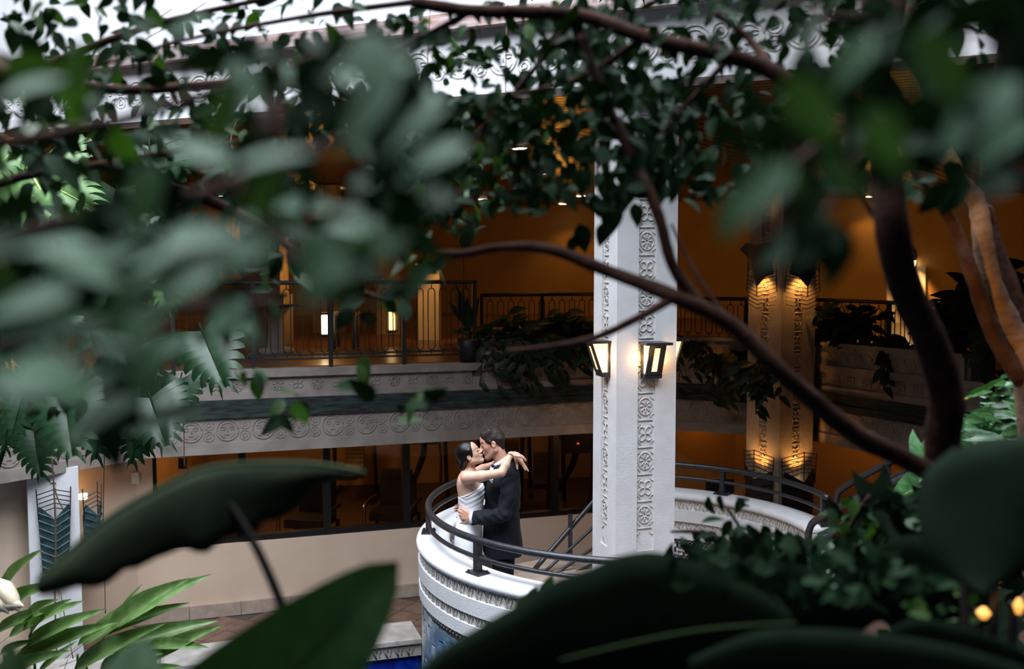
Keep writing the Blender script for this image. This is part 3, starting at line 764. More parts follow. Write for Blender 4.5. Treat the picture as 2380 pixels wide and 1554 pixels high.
t3 = railing('gallery_railing', 'black looped railing behind the planter right of the white column', [rr0, rr1, back2[3].lerp(back2[4], .75)], UF + .2, UF + .82, 1.1, .15)
bm3 = baluster_mesh(.6); balusters(t3, rr0, rr1, UF + .2, bm3, .15, 1.1); balusters(t3, rr1, back2[3].lerp(back2[4], .75), UF + .2, bm3, .15, 1.1)
# planter boxes on the slab edge
def planter(name, lab, a, b, h, dpt=.5):
    d = (b - a).normalized(); n = Vector((-d.y, d.x, 0)); t = thing(name, (a.x, a.y, UF), lab, 'planter')
    MB().beam(a + n * .05, b + n * .05, .1, UF - .02, UF + h).build('front_wall', M['greystone'], t)
    MB().beam(a + n * dpt, b + n * dpt, .08, UF - .02, UF + h).build('back_wall', M['greystone'], t)
    for e in (a, b): MB().beam(e + n * .06, e + n * dpt, .08, UF - .02, UF + h - .01).build('end_wall', M['greystone'], t)
    MB().beam(a + n * .04, b + n * .04, .17, UF + h, UF + h + .04).build('rim', M['greystone'], t)
    MB().beam(a + n * (dpt / 2 + .03), b + n * (dpt / 2 + .03), dpt - .1, UF, UF + h - .05).build('soil', M['soil'], t)
    L = (b - a).length; x = .15
    while x < L - .1:
        p = a + d * x; put_relief('scroll', RG['scroll'], t, (p.x, p.y, UF + h * .5), d, .11, depth=.6); x += .125
    return t
pa = on(OCT[1], OCT[2], 1122)
planter('stone_planter', 'stone planter on the slab just left of the white column', pa, on(OCT[1], OCT[2], 1420), .12)
planter('stone_planter', 'stone planter between the white column and the winged column', on(OCT[2], OCT[3], 1530), OCT[3] - (OCT[3] - OCT[2]).normalized() * .5, .26)
planter('stone_planter', 'stone planter right of the winged column', OCT[3] + (OCT[4] - OCT[3]).normalized() * .25, OCT[3].lerp(OCT[4], .62), .26)

# wall lamp, sign, gallery furnishings
wt = (wb1 - wb0).xy.normalized(); wt = Vector((wt.x, wt.y, 0)); wnn = Vector((wt.y, -wt.x, 0))
def wall_at(px): return on(Vector((wb0.x, wb0.y, 0)), Vector((wb1.x, wb1.y, 0)), px)
w0 = wall_at(2113) + wnn * .2; zz = P(2113, 600, w0.y).z
t = thing('wall_sconce', (w0.x, w0.y, zz), 'capsule wall lamp glowing downwards on the far ochre wall', 'wall lamp')
MB().tube([(w0.x, w0.y, zz - .05), (w0.x, w0.y, zz + .16), (w0.x, w0.y, zz + .24)], [.13, .13, .05], 12).build('hood', M['blackiron'], t, True)
MB().tube([(w0.x, w0.y, zz - .22), (w0.x, w0.y, zz - .14), (w0.x, w0.y, zz - .05)], [.05, .11, .12], 12).build('glass_globe', M['glowhot'], t, True)
q = MB(); q.tube([tuple(Vector((w0.x, w0.y, zz - .06)) + wt * (.14 * math.cos(R(a))) + Vector((0, 0, .22 * math.sin(R(a))))) for a in range(180, 361, 20)], .012, 5); q.build('guard', M['blackiron'], t)
# pilaster that catches its light
pA = wall_at(2062); pB = wall_at(2150)
MB().beam(pA + wnn * .12, pB + wnn * .12, .16, UF, zz - .18).build('trim_7', M['plaster'])['kind'] = 'structure'
spot('sconce_lamp', (w0.x, w0.y - .35, zz - .1), (w0.x + .1, w0.y + .12, UF), 110, 75, .08, (1, .5, .14))
# floor lantern and console in the gallery
def lantern_box(px0, px1, py0, py1, Y, nm, lab, m='glowhot'):
    a = P(px0, py1, Y); b = P(px1, py0, Y); t = thing(nm, (a.x, Y, a.z), lab, 'lamp')
    wd = b.x - a.x; h = b.z - a.z; cx = (a.x + b.x) / 2
    MB().box((cx, Y, a.z + h / 2), (wd * .86, wd * .86, h * .9)).build('glass_body', M[m], t)
    for s in (0, 1): MB().box((cx, Y, a.z + (h + .02) * s - .01), (wd, wd, .03)).build('frame_plate', M['blackiron'], t)
    for i in (-1, 1):
        for j in (-1, 1): MB().box((cx + i * wd * .45, Y + j * wd * .45, a.z + h / 2), (.02, .02, h)).build('corner_bar', M['blackiron'], t)
    if nm == 'hanging_lantern': MB().tube([(cx, Y, b.z), (cx, Y, CEIL)], .008, 5).build('hanging_rod', M['blackiron'], t)
    return t
lantern_box(747, 766, 730, 777, 14.6, 'floor_lantern', 'bright glowing lantern standing low behind the gallery railing')
a = P(775, 728, 15.2); t = thing('console_table', (a.x, 15.2, UF), 'dark low console table beside the bright lantern', 'table')
b = P(832, 728, 15.2); MB().box(((a.x + b.x) / 2, 15.2, a.z), (b.x - a.x, .5, .05)).build('table_top', M['black'], t)
for x in (a.x + .04, b.x - .04):
    for y in (14.99, 15.41): MB().box((x, y, (UF + a.z) / 2), (.05, .05, a.z - UF - .02)).build('leg', M['black'], t)
lantern_box(900, 922, 722, 768, 16.0, 'floor_lantern', 'slim amber lantern behind the right bay of the gallery railing', 'glow')
lantern_box(750, 764, 663, 674, 16.5, 'hanging_lantern', 'tiny striped lantern just above the gallery top rail')
lantern_box(533, 542, 586, 604, 16.2, 'hanging_lantern', 'tiny flame coloured lantern among the left leaves', 'glow')
p = P(640, 712, 14.4)
t = thing('stone_urn', (p.x, p.y, UF), 'pale stone urn table behind the left bay of the railing', 'urn')
MB().tube([(p.x, p.y, UF), (p.x, p.y, UF + .06), (p.x, p.y, UF + .1), (p.x, p.y, UF + .45), (p.x, p.y, UF + .62), (p.x, p.y, UF + .70), (p.x, p.y, p.z), (p.x, p.y, p.z + .02)], [.26, .26, .12, .10, .16, .34, .40, .38], 16).build('body', M['greystone'], t, True)
# uplight bowl that makes the bright patch on the slats
p = P(762, 530, 20.5); t = thing('torchiere', (p.x, p.y, UF), 'tall uplighter throwing a bright patch on the timber ceiling', 'lamp')
MB().tube([(p.x, p.y, UF), (p.x, p.y, UF + .03), (p.x, p.y, UF + .04), (p.x, p.y, p.z - .1)], [.16, .16, .02, .02], 10).build('stand', M['blackiron'], t, True)
MB().tube([(p.x, p.y, p.z - .1), (p.x, p.y, p.z)], [.04, .2], 12).build('bowl', M['blackiron'], t, True)
spot('torch_lamp', (p.x, p.y, p.z + .05), (p.x, p.y - .6, CEIL), 900, 50, .1, (1, .5, .13), .4)
spot('torch_lamp', (p.x, p.y, p.z + .05), (p.x - .1, p.y - 4.2, CEIL), 2600, 26, .1, (1, .5, .13), .4)  # second narrow beam added to stretch the ceiling patch like a reflection
# dark sign by the parapet, gym equipment
a = P(1640, 1143, 12.9); b = P(1706, 1112, 12.9); t = thing('notice_board', (a.x, 12.9, 0), 'small dark board on legs beyond the back of the parapet', 'sign')
MB().box(((a.x + b.x) / 2, 12.9, (a.z + b.z) / 2), (b.x - a.x, .04, b.z - a.z)).build('panel', M['sign'], t)
for x in (a.x + .03, b.x - .03): MB().box((x, 12.9, a.z / 2), (.03, .03, a.z)).build('leg', M['sign'], t)

def armchair(px, py, Y, rot, lab, nm='armchair'):
    p = P(px, py, Y); t = thing(nm, (p.x, p.y, GF), lab, 'chair', 'armchairs behind the court windows')
    c, s = math.cos(R(rot)), math.sin(R(rot))
    G = lambda x, y, z: Vector((p.x + x * c - y * s, p.y + x * s + y * c, GF + z * .76)); ux_ = (c, s, 0)
    MB().box(G(0, 0, .42), (.55, .52, .12), ux_).build('seat', M['black'], t)
    q = MB().box(G(0, .25, .78), (.52, .09, .50), ux_); q.build('backrest', M['black'], t)
    MB().box(G(0, .20, 1.13), (.42, .12, .10), ux_).build('headrest', M['black'], t)
    for k in (-1, 1):
        MB().tube(bez([G(.33 * k, -.30, 0), G(.34 * k, -.30, .5), G(.34 * k, -.22, .64), G(.34 * k, .18, .66), G(.32 * k, .27, .62)], 5), .028, 7).build('armrest', M['chrome' if k < 0 else 'black'], t, True)
        MB().box(G(.31 * k, .22, .2), (.045, .045, .30), ux_).build('leg', M['black'], t)
    return t
armchair(722, 1215, 13.55, -12, 'dark armchair behind the court window, nearer the left mullion')
armchair(915, 1200, 13.95, -10, 'dark armchair behind the court window, nearer the bride')
def machine(px, Y, lab, k):
    p = P(px, 1200, Y); t = thing('exercise_machine', (p.x, p.y, GF), lab, 'gym machine', 'gym machines behind the court windows')
    x, y = p.x, p.y; z_ = GF
    for s in (-1, 1):
        MB().tube([(x + .35 * s, y - .3, z_ + .05), (x + .35 * s, y + .9, z_ + .05)], .035, 6).build('foot_bar', M['black'], t)
        MB().tube([(x + .35 * s, y + .3, z_ + .05), (x + .30 * s, y + .2, z_ + 1.7)], .035, 6).build('upright', M['black'], t)
    MB().tube([(x - .33, y + .2, z_ + 1.7), (x + .33, y + .2, z_ + 1.7)], .035, 6).build('cross_bar', M['black'], t)
    if k == 0:
        MB().box((x, y - .1, z_ + .5), (.3, .9, .08)).build('bench', M['black'], t)
        for i in range(8): MB().box((x, y + .3, z_ + .35 + i * .07), (.3, .15, .06)).build('weight_plate', M['chrome'], t)
        MB().tube([(x - .5, y - .1, z_ + 1.6), (x, y, z_ + 1.75), (x + .5, y - .1, z_ + 1.6)], .02, 6).build('pull_bar', M['chrome'], t)
    else:
        MB().tube([(x - .2, y + .5, z_ + .4), (x, y, z_ + .9), (x + .05, y - .4, z_ + 1.25)], .05, 7).build('mast', M['black'], t)
        MB().box((x + .05, y - .42, z_ + 1.3), (.4, .06, .28)).build('console', M['black'], t)
        if k == 2: MB().box((x + .05, y - .455, z_ + 1.3), (.03, .01, .012)).build('indicator', M['redlamp'], t)
        for s in (-1, 1): MB().tube(bez([(x + .25 * s, y + .1, z_ + .3), (x + .28 * s, y - .2, z_ + 1.0), (x + .2 * s, y - .45, z_ + 1.45)], 4), .022, 6).build('handle', M['chrome'], t)
    return t
machine(820, 16.0, 'gym machine behind the glass above the two armchairs', 0)
machine(985, 15.2, 'inclined gym machine behind the glass left of the bride', 1)
machine(1185, 16.4, 'weights machine behind the glass right of the groom', 0)
machine(1262, 15.4, 'weights machine behind the glass midway to the column', 0)
machine(1330, 14.5, 'exercise machine with a small red light beside the column', 2)
a = P(425, 1075, 12.95); t = thing('wall_fitting', a, 'black camera like fitting with hanging cable behind the left window', 'fixture')
MB().box(a, (.09, .09, .14)).build('housing', M['black'], t); MB().box(a + Vector((0, 0, .12)), (.07, .06, .05)).build('lens_cap', M['glow'], t)
MB().tube(bez([a + Vector((.04, 0, -.02)), a + Vector((.07, 0, -.12)), a + Vector((.02, 0, -.18))], 4), .008, 5).build('cable', M['black'], t)
a = on(wa, wbb, 302) + wn * .11; z = P(302, 1111, a.y).z
MB().box((a.x, a.y, z), (.11, .02, .14), tw).build('wall_notice', M['plaster']); tag(bpy.data.objects['wall_notice'], 'small pale switch plate on the beige wall left of the window', 'switch plate')

# warm lights of the rooms
point('gallery_lamp', (1.0, 20, CEIL - 1.5), 48, .3, (1, .40, .06)); point('gallery_lamp', (6.5, 18, CEIL - 1.4), 80, .3, (1, .5, .09))
point('gallery_lamp', (-3.0, 16, CEIL - 1.4), 30, .3, (1, .42, .07)); point('gallery_lamp', (-8, 16, CEIL - 1.4), 40, .3, (1, .42, .07))
point('lobby_lamp', (5.4, 13.6, SB - .1), 9, .2, (1, .38, .05)); point('lobby_lamp', (2.9, 14.2, SB + .2), 4, .2, (1, .38, .05))
point('gym_lamp', (-3.2, 13.6, SB + .3), 60, .25, (1, .55, .2)); point('gym_lamp', (.6, 15.6, SB + .3), 14, .25, (1, .6, .28))
point('court_lamp', (1.2, 12.6, SB - .1), 6, .2, (1, .5, .18))

# ------------------------------------------------------------------ signed-distance sculpting for the figures
def surface_nets(F, org, h):
    S = F < 0; nx, ny, nz = F.shape
    cnt = np.zeros((nx - 1, ny - 1, nz - 1), np.float32); acc = np.zeros((nx - 1, ny - 1, nz - 1, 3), np.float32)
    for ax in range(3):
        for i in (0, 1):
            for j in (0, 1):
                o = [0, 0, 0]; oth = [k for k in range(3) if k != ax]; o[oth[0]] = i; o[oth[1]] = j
                sl0 = tuple(slice(o[k], F.shape[k] - 1 + o[k]) for k in range(3))
                o1 = list(o); o1[ax] += 1; sl1 = tuple(slice(o1[k], F.shape[k] - 1 + o1[k]) for k in range(3))
                f0 = F[sl0]; f1 = F[sl1]; m = (f0 < 0) != (f1 < 0)
                t = np.where(m, f0 / np.where(m, f0 - f1, 1), 0); cnt += m
                for k in range(3): acc[..., k] += m * ((t if k == ax else 0) + (o[k] if k != ax else 0))
    act = cnt > 0; idx = -np.ones(cnt.shape, np.int64); idx[act] = np.arange(act.sum())
    ii = np.argwhere(act); V = (ii + acc[act] / cnt[act][:, None]) * h + np.array(org)
    Q = []
    for ax in range(3):
        a = [slice(None)] * 3; b = [slice(None)] * 3; a[ax] = slice(0, -1); b[ax] = slice(1, None)
        s0 = S[tuple(a)]; s1 = S[tuple(b)]; m = s0 != s1
        u, v = [(1, 2), (2, 0), (0, 1)][ax]
        P_ = np.argwhere(m); P_ = P_[(P_[:, u] > 0) & (P_[:, v] > 0) & (P_[:, u] < F.shape[u] - 1) & (P_[:, v] < F.shape[v] - 1)]
        du = np.zeros(3, int); du[u] = 1; dv = np.zeros(3, int); dv[v] = 1
        g = lambda q: idx[q[:, 0], q[:, 1], q[:, 2]]
        q4 = np.stack([g(P_ - du - dv), g(P_ - dv), g(P_), g(P_ - du)], 1)
        fl = ~s0[P_[:, 0], P_[:, 1], P_[:, 2]]; q4[fl] = q4[fl][:, ::-1]
        Q.append(q4)
    return V, np.concatenate(Q)
class SDF:
    def __init__(s, lo, hi, h):
        s.h = h; s.lo = np.array(lo, float); n = np.ceil((np.array(hi) - s.lo) / h).astype(int) + 1; s.n = n
        s.F = np.full(n, .1, np.float32)
    def _blk(s, lo, hi):
        a = np.maximum(0, np.floor((np.array(lo) - s.lo) / s.h).astype(int)); b = np.minimum(s.n, np.ceil((np.array(hi) - s.lo) / s.h).astype(int) + 1)
        if (b <= a).any(): return None
        g = [s.lo[k] + s.h * np.arange(a[k], b[k], dtype=np.float32) for k in range(3)]
        X, Y, Z = np.meshgrid(*g, indexing='ij', sparse=False)
        return tuple(slice(a[k], b[k]) for k in range(3)), np.stack([X, Y, Z], -1).astype(np.float32)
    def _merge(s, sl, d, k, mode):
        f = s.F[sl]
        if mode == 'add':
            h = np.clip(.5 + .5 * (d - f) / k, 0, 1); s.F[sl] = d * (1 - h) + f * h - k * h * (1 - h)
        else:
            d = -d; h = np.clip(.5 - .5 * (d - f) / k, 0, 1); s.F[sl] = d * (1 - h) + f * h + k * h * (1 - h)
    def cap(s, a, b, r1, r2=None, k=.02, mode='add'):
        r2 = r1 if r2 is None else r2; a = np.array(a, float); b = np.array(b, float); m = max(r1, r2) + k + .01
        q = s._blk(np.minimum(a, b) - m, np.maximum(a, b) + m)
        if q is None: return s
        sl, X = q; ba = (b - a); t = np.clip(((X - a) @ ba) / max(ba @ ba, 1e-9), 0, 1)
        d = np.linalg.norm(X - a - t[..., None] * ba, axis=-1) - (r1 + (r2 - r1) * t); s._merge(sl, d, k, mode); return s
    def chain(s, pts, rs, k=.02):
        for i in range(len(pts) - 1): s.cap(pts[i], pts[i + 1], rs[i], rs[i + 1], k)
        return s
    def ell(s, c, rad, ax=None, k=.02, mode='add'):
        c = np.array(c, float); m = max(rad) + k + .01
        q = s._blk(c - m, c + m)
        if q is None: return s
        sl, X = q; D = X - c
        if ax is not None: D = D @ np.array([np.array(a, float) for a in ax]).T
        rad = np.array(rad); k0 = np.linalg.norm(D / rad, axis=-1); k1 = np.linalg.norm(D / rad ** 2, axis=-1) + 1e-6
        s._merge(sl, k0 * (k0 - 1) / k1, k, mode); return s
    def stack(s, rows, k=.02, pw=2.3, disp=None):     # rows: z, xl, xr, yc, ry  (sorted by z ascending)
        rows = sorted(rows); A = np.array(rows, float); z = A[:, 0]
        lo = (A[:, 1].min() - k - .02, (A[:, 3] - A[:, 4]).min() - k - .02, z[0] - k - .02); hi = (A[:, 2].max() + k + .02, (A[:, 3] + A[:, 4]).max() + k + .02, z[-1] + k + .02)
        q = s._blk(lo, hi); sl, X = q
        # smooth (catmull) resample of rows
        zs = np.linspace(z[0], z[-1], 160); C = []
        for cidx in range(1, 5):
            y = A[:, cidx]; yy = np.interp(zs, z, y); ker = np.exp(-np.linspace(-1.6, 1.6, 13) ** 2); ker /= ker.sum()
            yy = np.convolve(np.pad(yy, 6, mode='edge'), ker, 'valid'); C.append(yy)
        I = [np.interp(X[..., 2], zs, c) for c in C]
        rx = (I[1] - I[0]) / 2; cx = (I[1] + I[0]) / 2; ry = I[3]
        e = ((np.abs((X[..., 0] - cx) / rx)) ** pw + (np.abs((X[..., 1] - I[2]) / ry)) ** pw) ** (1 / pw)
        d = (e - 1) * np.minimum(rx, ry)
        if disp is not None: d = d - disp(X)
        dz = np.maximum(z[0] - X[..., 2], X[..., 2] - z[-1]); d = np.where(dz > 0, np.hypot(np.maximum(d, 0), dz), np.maximum(d, dz))
        s._merge(sl, d.astype(np.float32), k, 'add'); return s
    def cut(s, p, n, k=.004):     # keep the side where (x-p).n < 0
        p = np.array(p, float); n = np.array(n, float); n /= np.linalg.norm(n)
        sl, X = s._blk(s.lo, s.lo + s.n * s.h); d = (X - p) @ n
        f = s.F; h = np.clip(.5 - .5 * (d - f) / k, 0, 1); s.F = (d * (1 - h) + f * h + k * h * (1 - h)).astype(np.float32); return s
    def build(s, name, m, parent, it=1):
        F = s.F.copy(); F[0] = F[-1] = .1; F[:, 0] = F[:, -1] = .1; F[:, :, 0] = F[:, :, -1] = .1
        V, Q = surface_nets(F, s.lo, s.h)
        o0 = wloc(parent); V = V - np.array(o0)
        me = bpy.data.meshes.new(name); me.from_pydata(V.tolist(), [], Q.tolist()); me.materials.append(m)
        if it:
            bm = bmesh.new(); bm.from_mesh(me)
            for _ in range(it): bmesh.ops.smooth_vert(bm, verts=bm.verts, factor=.5, use_axis_x=True, use_axis_y=True, use_axis_z=True)
            bmesh.ops.recalc_face_normals(bm, faces=bm.faces); bm.to_mesh(me); bm.free()
        me.polygons.foreach_set('use_smooth', [True] * len(me.polygons)); me.update()
        o = bpy.data.objects.new(name, me); col.objects.link(o); o.parent = parent; return o
def nrm(v): v = np.array(v, float); return v / np.linalg.norm(v)
def add_head(S, O, fwd, up, sc, k=.012, male=False):
    f = nrm(fwd); u = nrm(np.array(up) - f * np.dot(up, f)); s = np.cross(f, u); ax = (f, s, u)
    W = lambda a, b, c: O + (f * a + s * b + u * c) * sc
    e = lambda c, r, kk=k, mode='add': S.ell(W(*c), [q * sc for q in r], ax, kk, mode)
    e((-.012, 0, .032), (.096, .076, .088), .015)
    e((.028, 0, -.02), (.058, .060, .085), .02)
    e((.045, 0, .045), (.042, .055, .05), .02)
    for b in (-1, 1):
        S.cap(W(-.005, .056 * b, -.045), W(.060, .016 * b, -.092), .022 * sc, .018 * sc, .02)
        e((.050, .034 * b, -.012), (.024, .022, .024), .015)     # cheek
        e((.090, .031 * b, .014), (.012, .015, .010), .01, 'sub')
        e((.071, .031 * b, .011), (.014, .015, .011), .005)      # closed lids
        e((-.008, .076 * b, -.004), (.019, .010, .032), .006); e((-.002, .084 * b, .0), (.009, .007, .016), .004, 'sub')
    if male:
        for b in (-1, 1): S.cap(W(-.006, .056 * b, -.055), W(.062, .022 * b, -.098), .020 * sc, .018 * sc, .018)
        e((.070, 0, -.098), (.022, .026, .018), .012)
    S.cap(W(.078, -.02, .030), W(.078, .02, .030), .012 * sc, None, .012)
    S.cap(W(.086, 0, .018), W(.104, 0, -.020), .0075 * sc, .0105 * sc, .009)
    for b in (-1, 1): e((.094, .011 * b, -.024), (.011, .008, .008), .006)
    e((.084, 0, -.046), (.014, .024, .008), .006); e((.083, 0, -.059), (.014, .020, .0085), .006)
    e((.068, 0, -.090), (.022, .024, .020), .015)
    return W, ax
def add_hand(S, wrist, d, pn, sc, curls, spread=.16, thumb=1, k=.005, tcurl=.3):
    """wrist point, d = finger direction, pn = palm normal (side the fingers curl towards), thumb = +-1 side"""
    d = nrm(d); pn = nrm(np.array(pn) - d * np.dot(pn, d)); sd = np.cross(d, pn)
    wrist = np.array(wrist, float)
    base = [(-.030, .075), (-.010, .082), (.011, .079), (.030, .070)]; ln = [.072, .082, .076, .058]
    for i, (b, l) in enumerate(base):
        kn = wrist + (d * l + sd * b) * sc; S.cap(wrist + sd * b * .55 * sc + d * .01 * sc, kn, .0155 * sc, .0115 * sc, .012)
        a = curls[i]; dd = nrm(d + sd * (b / .03) * spread); p = kn; r = .0092
        for j, fr_ in enumerate((.45, .31, .24)):
            dd = nrm(dd * math.cos(a * (.7, 1, .8)[j]) + pn * math.sin(a * (.7, 1, .8)[j])); q = p + dd * (ln[i] * fr_ * sc); S.cap(p, q, r * sc, (r - .001) * sc, k if j else .006); p = q; r -= .0011
    tb = wrist + (d * .022 - sd * thumb * .026) * sc; td = nrm(d * .7 - sd * thumb * .75 + pn * .25)
    t1_ = tb + td * .042 * sc; S.cap(tb, t1_, .0155 * sc, .011 * sc, .010)
    td2 = nrm(td + d * .5 + pn * tcurl); t2_ = t1_ + td2 * .034 * sc; S.cap(t1_, t2_, .0105 * sc, .009 * sc, .006); S.cap(t2_, t2_ + nrm(td2 + d * .2 + pn * tcurl) * .024 * sc, .009 * sc, .0075 * sc, .004)

# ------------------------------------------------------------------ the couple
YM, YW = 8.22, 8.16
def wm(px, py, dy=0.): return np.array(P(px, py, YM + dy))
def ww(px, py, dy=0.): return np.array(P(px, py, YW + dy))
def row(fn, Yc, py, xl, xr, ry, yo=0.): a = P(xl, py, Yc); b = P(xr, py, Yc); return (a.z, a.x, b.x, Yc + yo, ry)
HS = .0042
groom = thing('person', (P(1168, 1500, YM).x, YM, LAND), 'man in dark tuxedo kissing the bride, arm around her waist', 'person')
lo = (-.62, 7.82, LAND - .02); hi = (.28, 8.66, CZ - 1.20)
S = SDF(lo, hi, HS)
mt = lambda py, xl, xr, ry, yo=0.: row(None, YM, py, xl, xr, ry, yo)
S.stack([mt(1478, 1148, 1186, .10), mt(1290, 1143, 1192, .13), mt(1250, 1140, 1198, .15), mt(1190, 1140, 1198, .14), mt(1130, 1138, 1202, .16), mt(1096, 1146, 1198, .15), mt(1080, 1154, 1188, .09)], .03)
S.cap(wm(1171, 1086), wm(1158, 1048), .060, .056, .03)
for s_ in (-1, 1):
    S.cap(wm(1170, 1290, .09 * s_), np.array([wm(1170, 1400)[0], YM + .1 * s_, LAND + .08]), .075, .05, .03)
    fx = wm(1170, 1400)[0]; S.cap((fx, YM + .1 * s_, LAND + .05), (fx - .17, YM + .1 * s_, LAND + .04), .045, .04, .03)
# arms: near one round her waist, far one behind her
S.chain([wm(1184, 1106, -.17), wm(1170, 1196, -.26), wm(1096, 1203, -.24)], [.058, .045, .028], .03)
S.chain([wm(1172, 1104, .17), wm(1140, 1188, .26), wm(1088, 1186, .22)], [.058, .045, .028], .03)
add_hand(S, wm(1098, 1200, -.232), (-.90, .30, .16), (.30, 1, -.05), 1.12, (.75, .72, .74, .78), .06, -1, .0035)
add_hand(S, wm(1088, 1182, .20), (-.85, -.35, .25), (.3, -1, 0), 1.0, (.5, .5, .5, .5), .1, 1, .004)
OM = wm(1144.5, 1030.5, .012)
Wm_, axm = add_head(S, OM, (-.955, -.06, -.29), (-.27, .07, .96), 1.04, male=True)
body_o = S.build('body', M['skinm'], groom, 1)
# beard shadow: the jaw faces of the same skin take a second colour
f, s_, u = axm; bme = body_o.data; bme.materials.append(M['stubble']); bo = np.array(wloc(body_o))
for pg in bme.polygons:
    c = np.array(pg.center) + bo - OM
    if np.dot(c, c) > .0256: continue
    cf, cu, cs = np.dot(c, f), np.dot(c, u), np.dot(c, s_)
    if cf < -.004 or cu > -.020 - .22 * cf + rnd.uniform(-.006, .006) or (cf < .03 and cu < -.085): continue
    if cf > .08 and -.066 < cu < -.040: continue
    if rnd.random() < .88: pg.material_index = 1
# hair
S = SDF(OM - .2, OM + .2, .0035)
S.ell(Wm_(-.014, 0, .040), [.104, .084, .092], axm, .01)
S.cut(Wm_(.072, 0, .070), f * .9 - u * .36, .01); S.cut(Wm_(-.02, 0, -.058), -u * .75 + f * .62, .006)
S.cap(Wm_(.045, .03, .100), Wm_(.054, -.02, .104), .014, .016, .03); S.cap(Wm_(.045, -.045, .085), Wm_(.0, -.05, .105), .018, .022, .03)
S.cap(Wm_(.0, .03, .118), Wm_(-.06, .02, .105), .024, .022, .02)
for b in (-1, 1):
    S.cap(Wm_(.012, .076 * b, .03), Wm_(.010, .077 * b, -.008), .011, .007, .006)
    S.ell(Wm_(-.008, .086 * b, -.006), [.023, .018, .034], axm, .006, 'sub')
    S.cap(Wm_(-.07, .045 * b, .02), Wm_(-.070, .035 * b, -.05), .034, .018, .02)
hairm_o = S.build('hair', M['hairm'], groom, 1)
def strip3(name, pts, r, m, parent):
    o = MB().tube([tuple(p) for p in pts], r, 6).build(name, m, parent, True); return o
for b in (-1, 1):
    strip3('eyebrow', [Wm_(.088, .012 * b, .030), Wm_(.086, .03 * b, .037), Wm_(.070, .048 * b, .031)], [.003, .005, .003], M['hairm'], groom)
    strip3('eyelash', [Wm_(.083, .018 * b, .007), Wm_(.086, .031 * b, .004), Wm_(.077, .045 * b, .006)], [.0015, .0022, .0015], M['hairm'], groom)
# jacket
def fold(X, amp, fx, fz, ph): return amp * np.sin(X[..., 0] * fx + X[..., 2] * fz + ph)
S = SDF((-.50, 7.80, LAND + .70), (.30, 8.66, CZ - 1.46), HS)
def jd(X): return .0035 * np.sin(X[..., 2] * 46 + X[..., 0] * 60) * np.exp(-((X[..., 2] - (LAND + 1.12)) / .12) ** 2) + .004 * np.sin(X[..., 0] * 55 + X[..., 1] * 30) * np.clip((LAND + 1.1 - X[..., 2]) * 3, 0, 1)
S.stack([mt(1284, 1123, 1215, .205), mt(1262, 1122, 1214, .205), mt(1230, 1123, 1210, .195), mt(1190, 1127, 1207, .18), mt(1150, 1127, 1211, .20), mt(1120, 1131, 1210, .215), mt(1100, 1138, 1207, .20), mt(1086, 1146, 1201, .165), mt(1076, 1153, 1193, .10)], .02, 2.4, jd)
for s_ in (-1, 1): S.cap(wm(1182, 1092, .06 * s_), wm(1186, 1104, .17 * s_), .062, .072, .035)
S.cut(wm(1145, 1284), (-.18, 0, -1), .006)
# vent at the back
S.cap(wm(1199, 1250, -.19), wm(1201, 1300, -.21), .006, .006, .004, 'sub')
# neck opening
S.cap(wm(1168, 1090), wm(1157, 1048), .068, .072, .01, 'sub')
S.build('jacket', M['suit'], groom, 1)
S = SDF((-.50, 7.80, CZ - 2.35), (.30, 8.66, CZ - 1.46), HS)
for sg in (-1, 1):
    if sg < 0: ch = [wm(1187, 1106, -.165), wm(1182, 1150, -.225), wm(1170, 1194, -.262), wm(1130, 1202, -.255), wm(1098, 1203, -.24)]
    else: ch = [wm(1172, 1106, .165), wm(1158, 1150, .225), wm(1140, 1188, .262), wm(1112, 1188, .25), wm(1092, 1185, .225)]
    S.chain(ch, [.074, .063, .058, .057, .055], .03)
    for t_, r_ in ((.25, .071), (.5, .069), (.75, .066), (1.0, .066)):
        c = ch[1] * (1 - t_) + ch[2] * t_; S.cap(c + np.array((-.028, 0, -.014)), c + np.array((.03, -.01 * sg, .018)), r_ - .026, r_ - .03, .012)
    for t_ in (.15, .4, .7):
        c = ch[2] * (1 - t_) + ch[4] * t_; S.cap(c + np.array((.012, 0, -.018)), c + np.array((-.012, -.005, .02)), .044 - .008 * t_, .04 - .008 * t_, .010)
S.cut(wm(1097, 1203, -.24), (-1, .0, .12), .005)
sl, X = S._blk(S.lo, S.lo + S.n * S.h)
S.F = (S.F + .0035 * np.sin(X[..., 0] * 70 + X[..., 2] * 95 + 2.5 * np.sin(X[..., 1] * 25)) * np.exp(-((X[..., 2] - wm(1150, 1190)[2]) / .11) ** 2) + .0025 * np.sin(X[..., 2] * 60 - X[..., 0] * 40 + X[..., 1] * 30)).astype(np.float32)
S.build('sleeves', M['suit'], groom, 1)
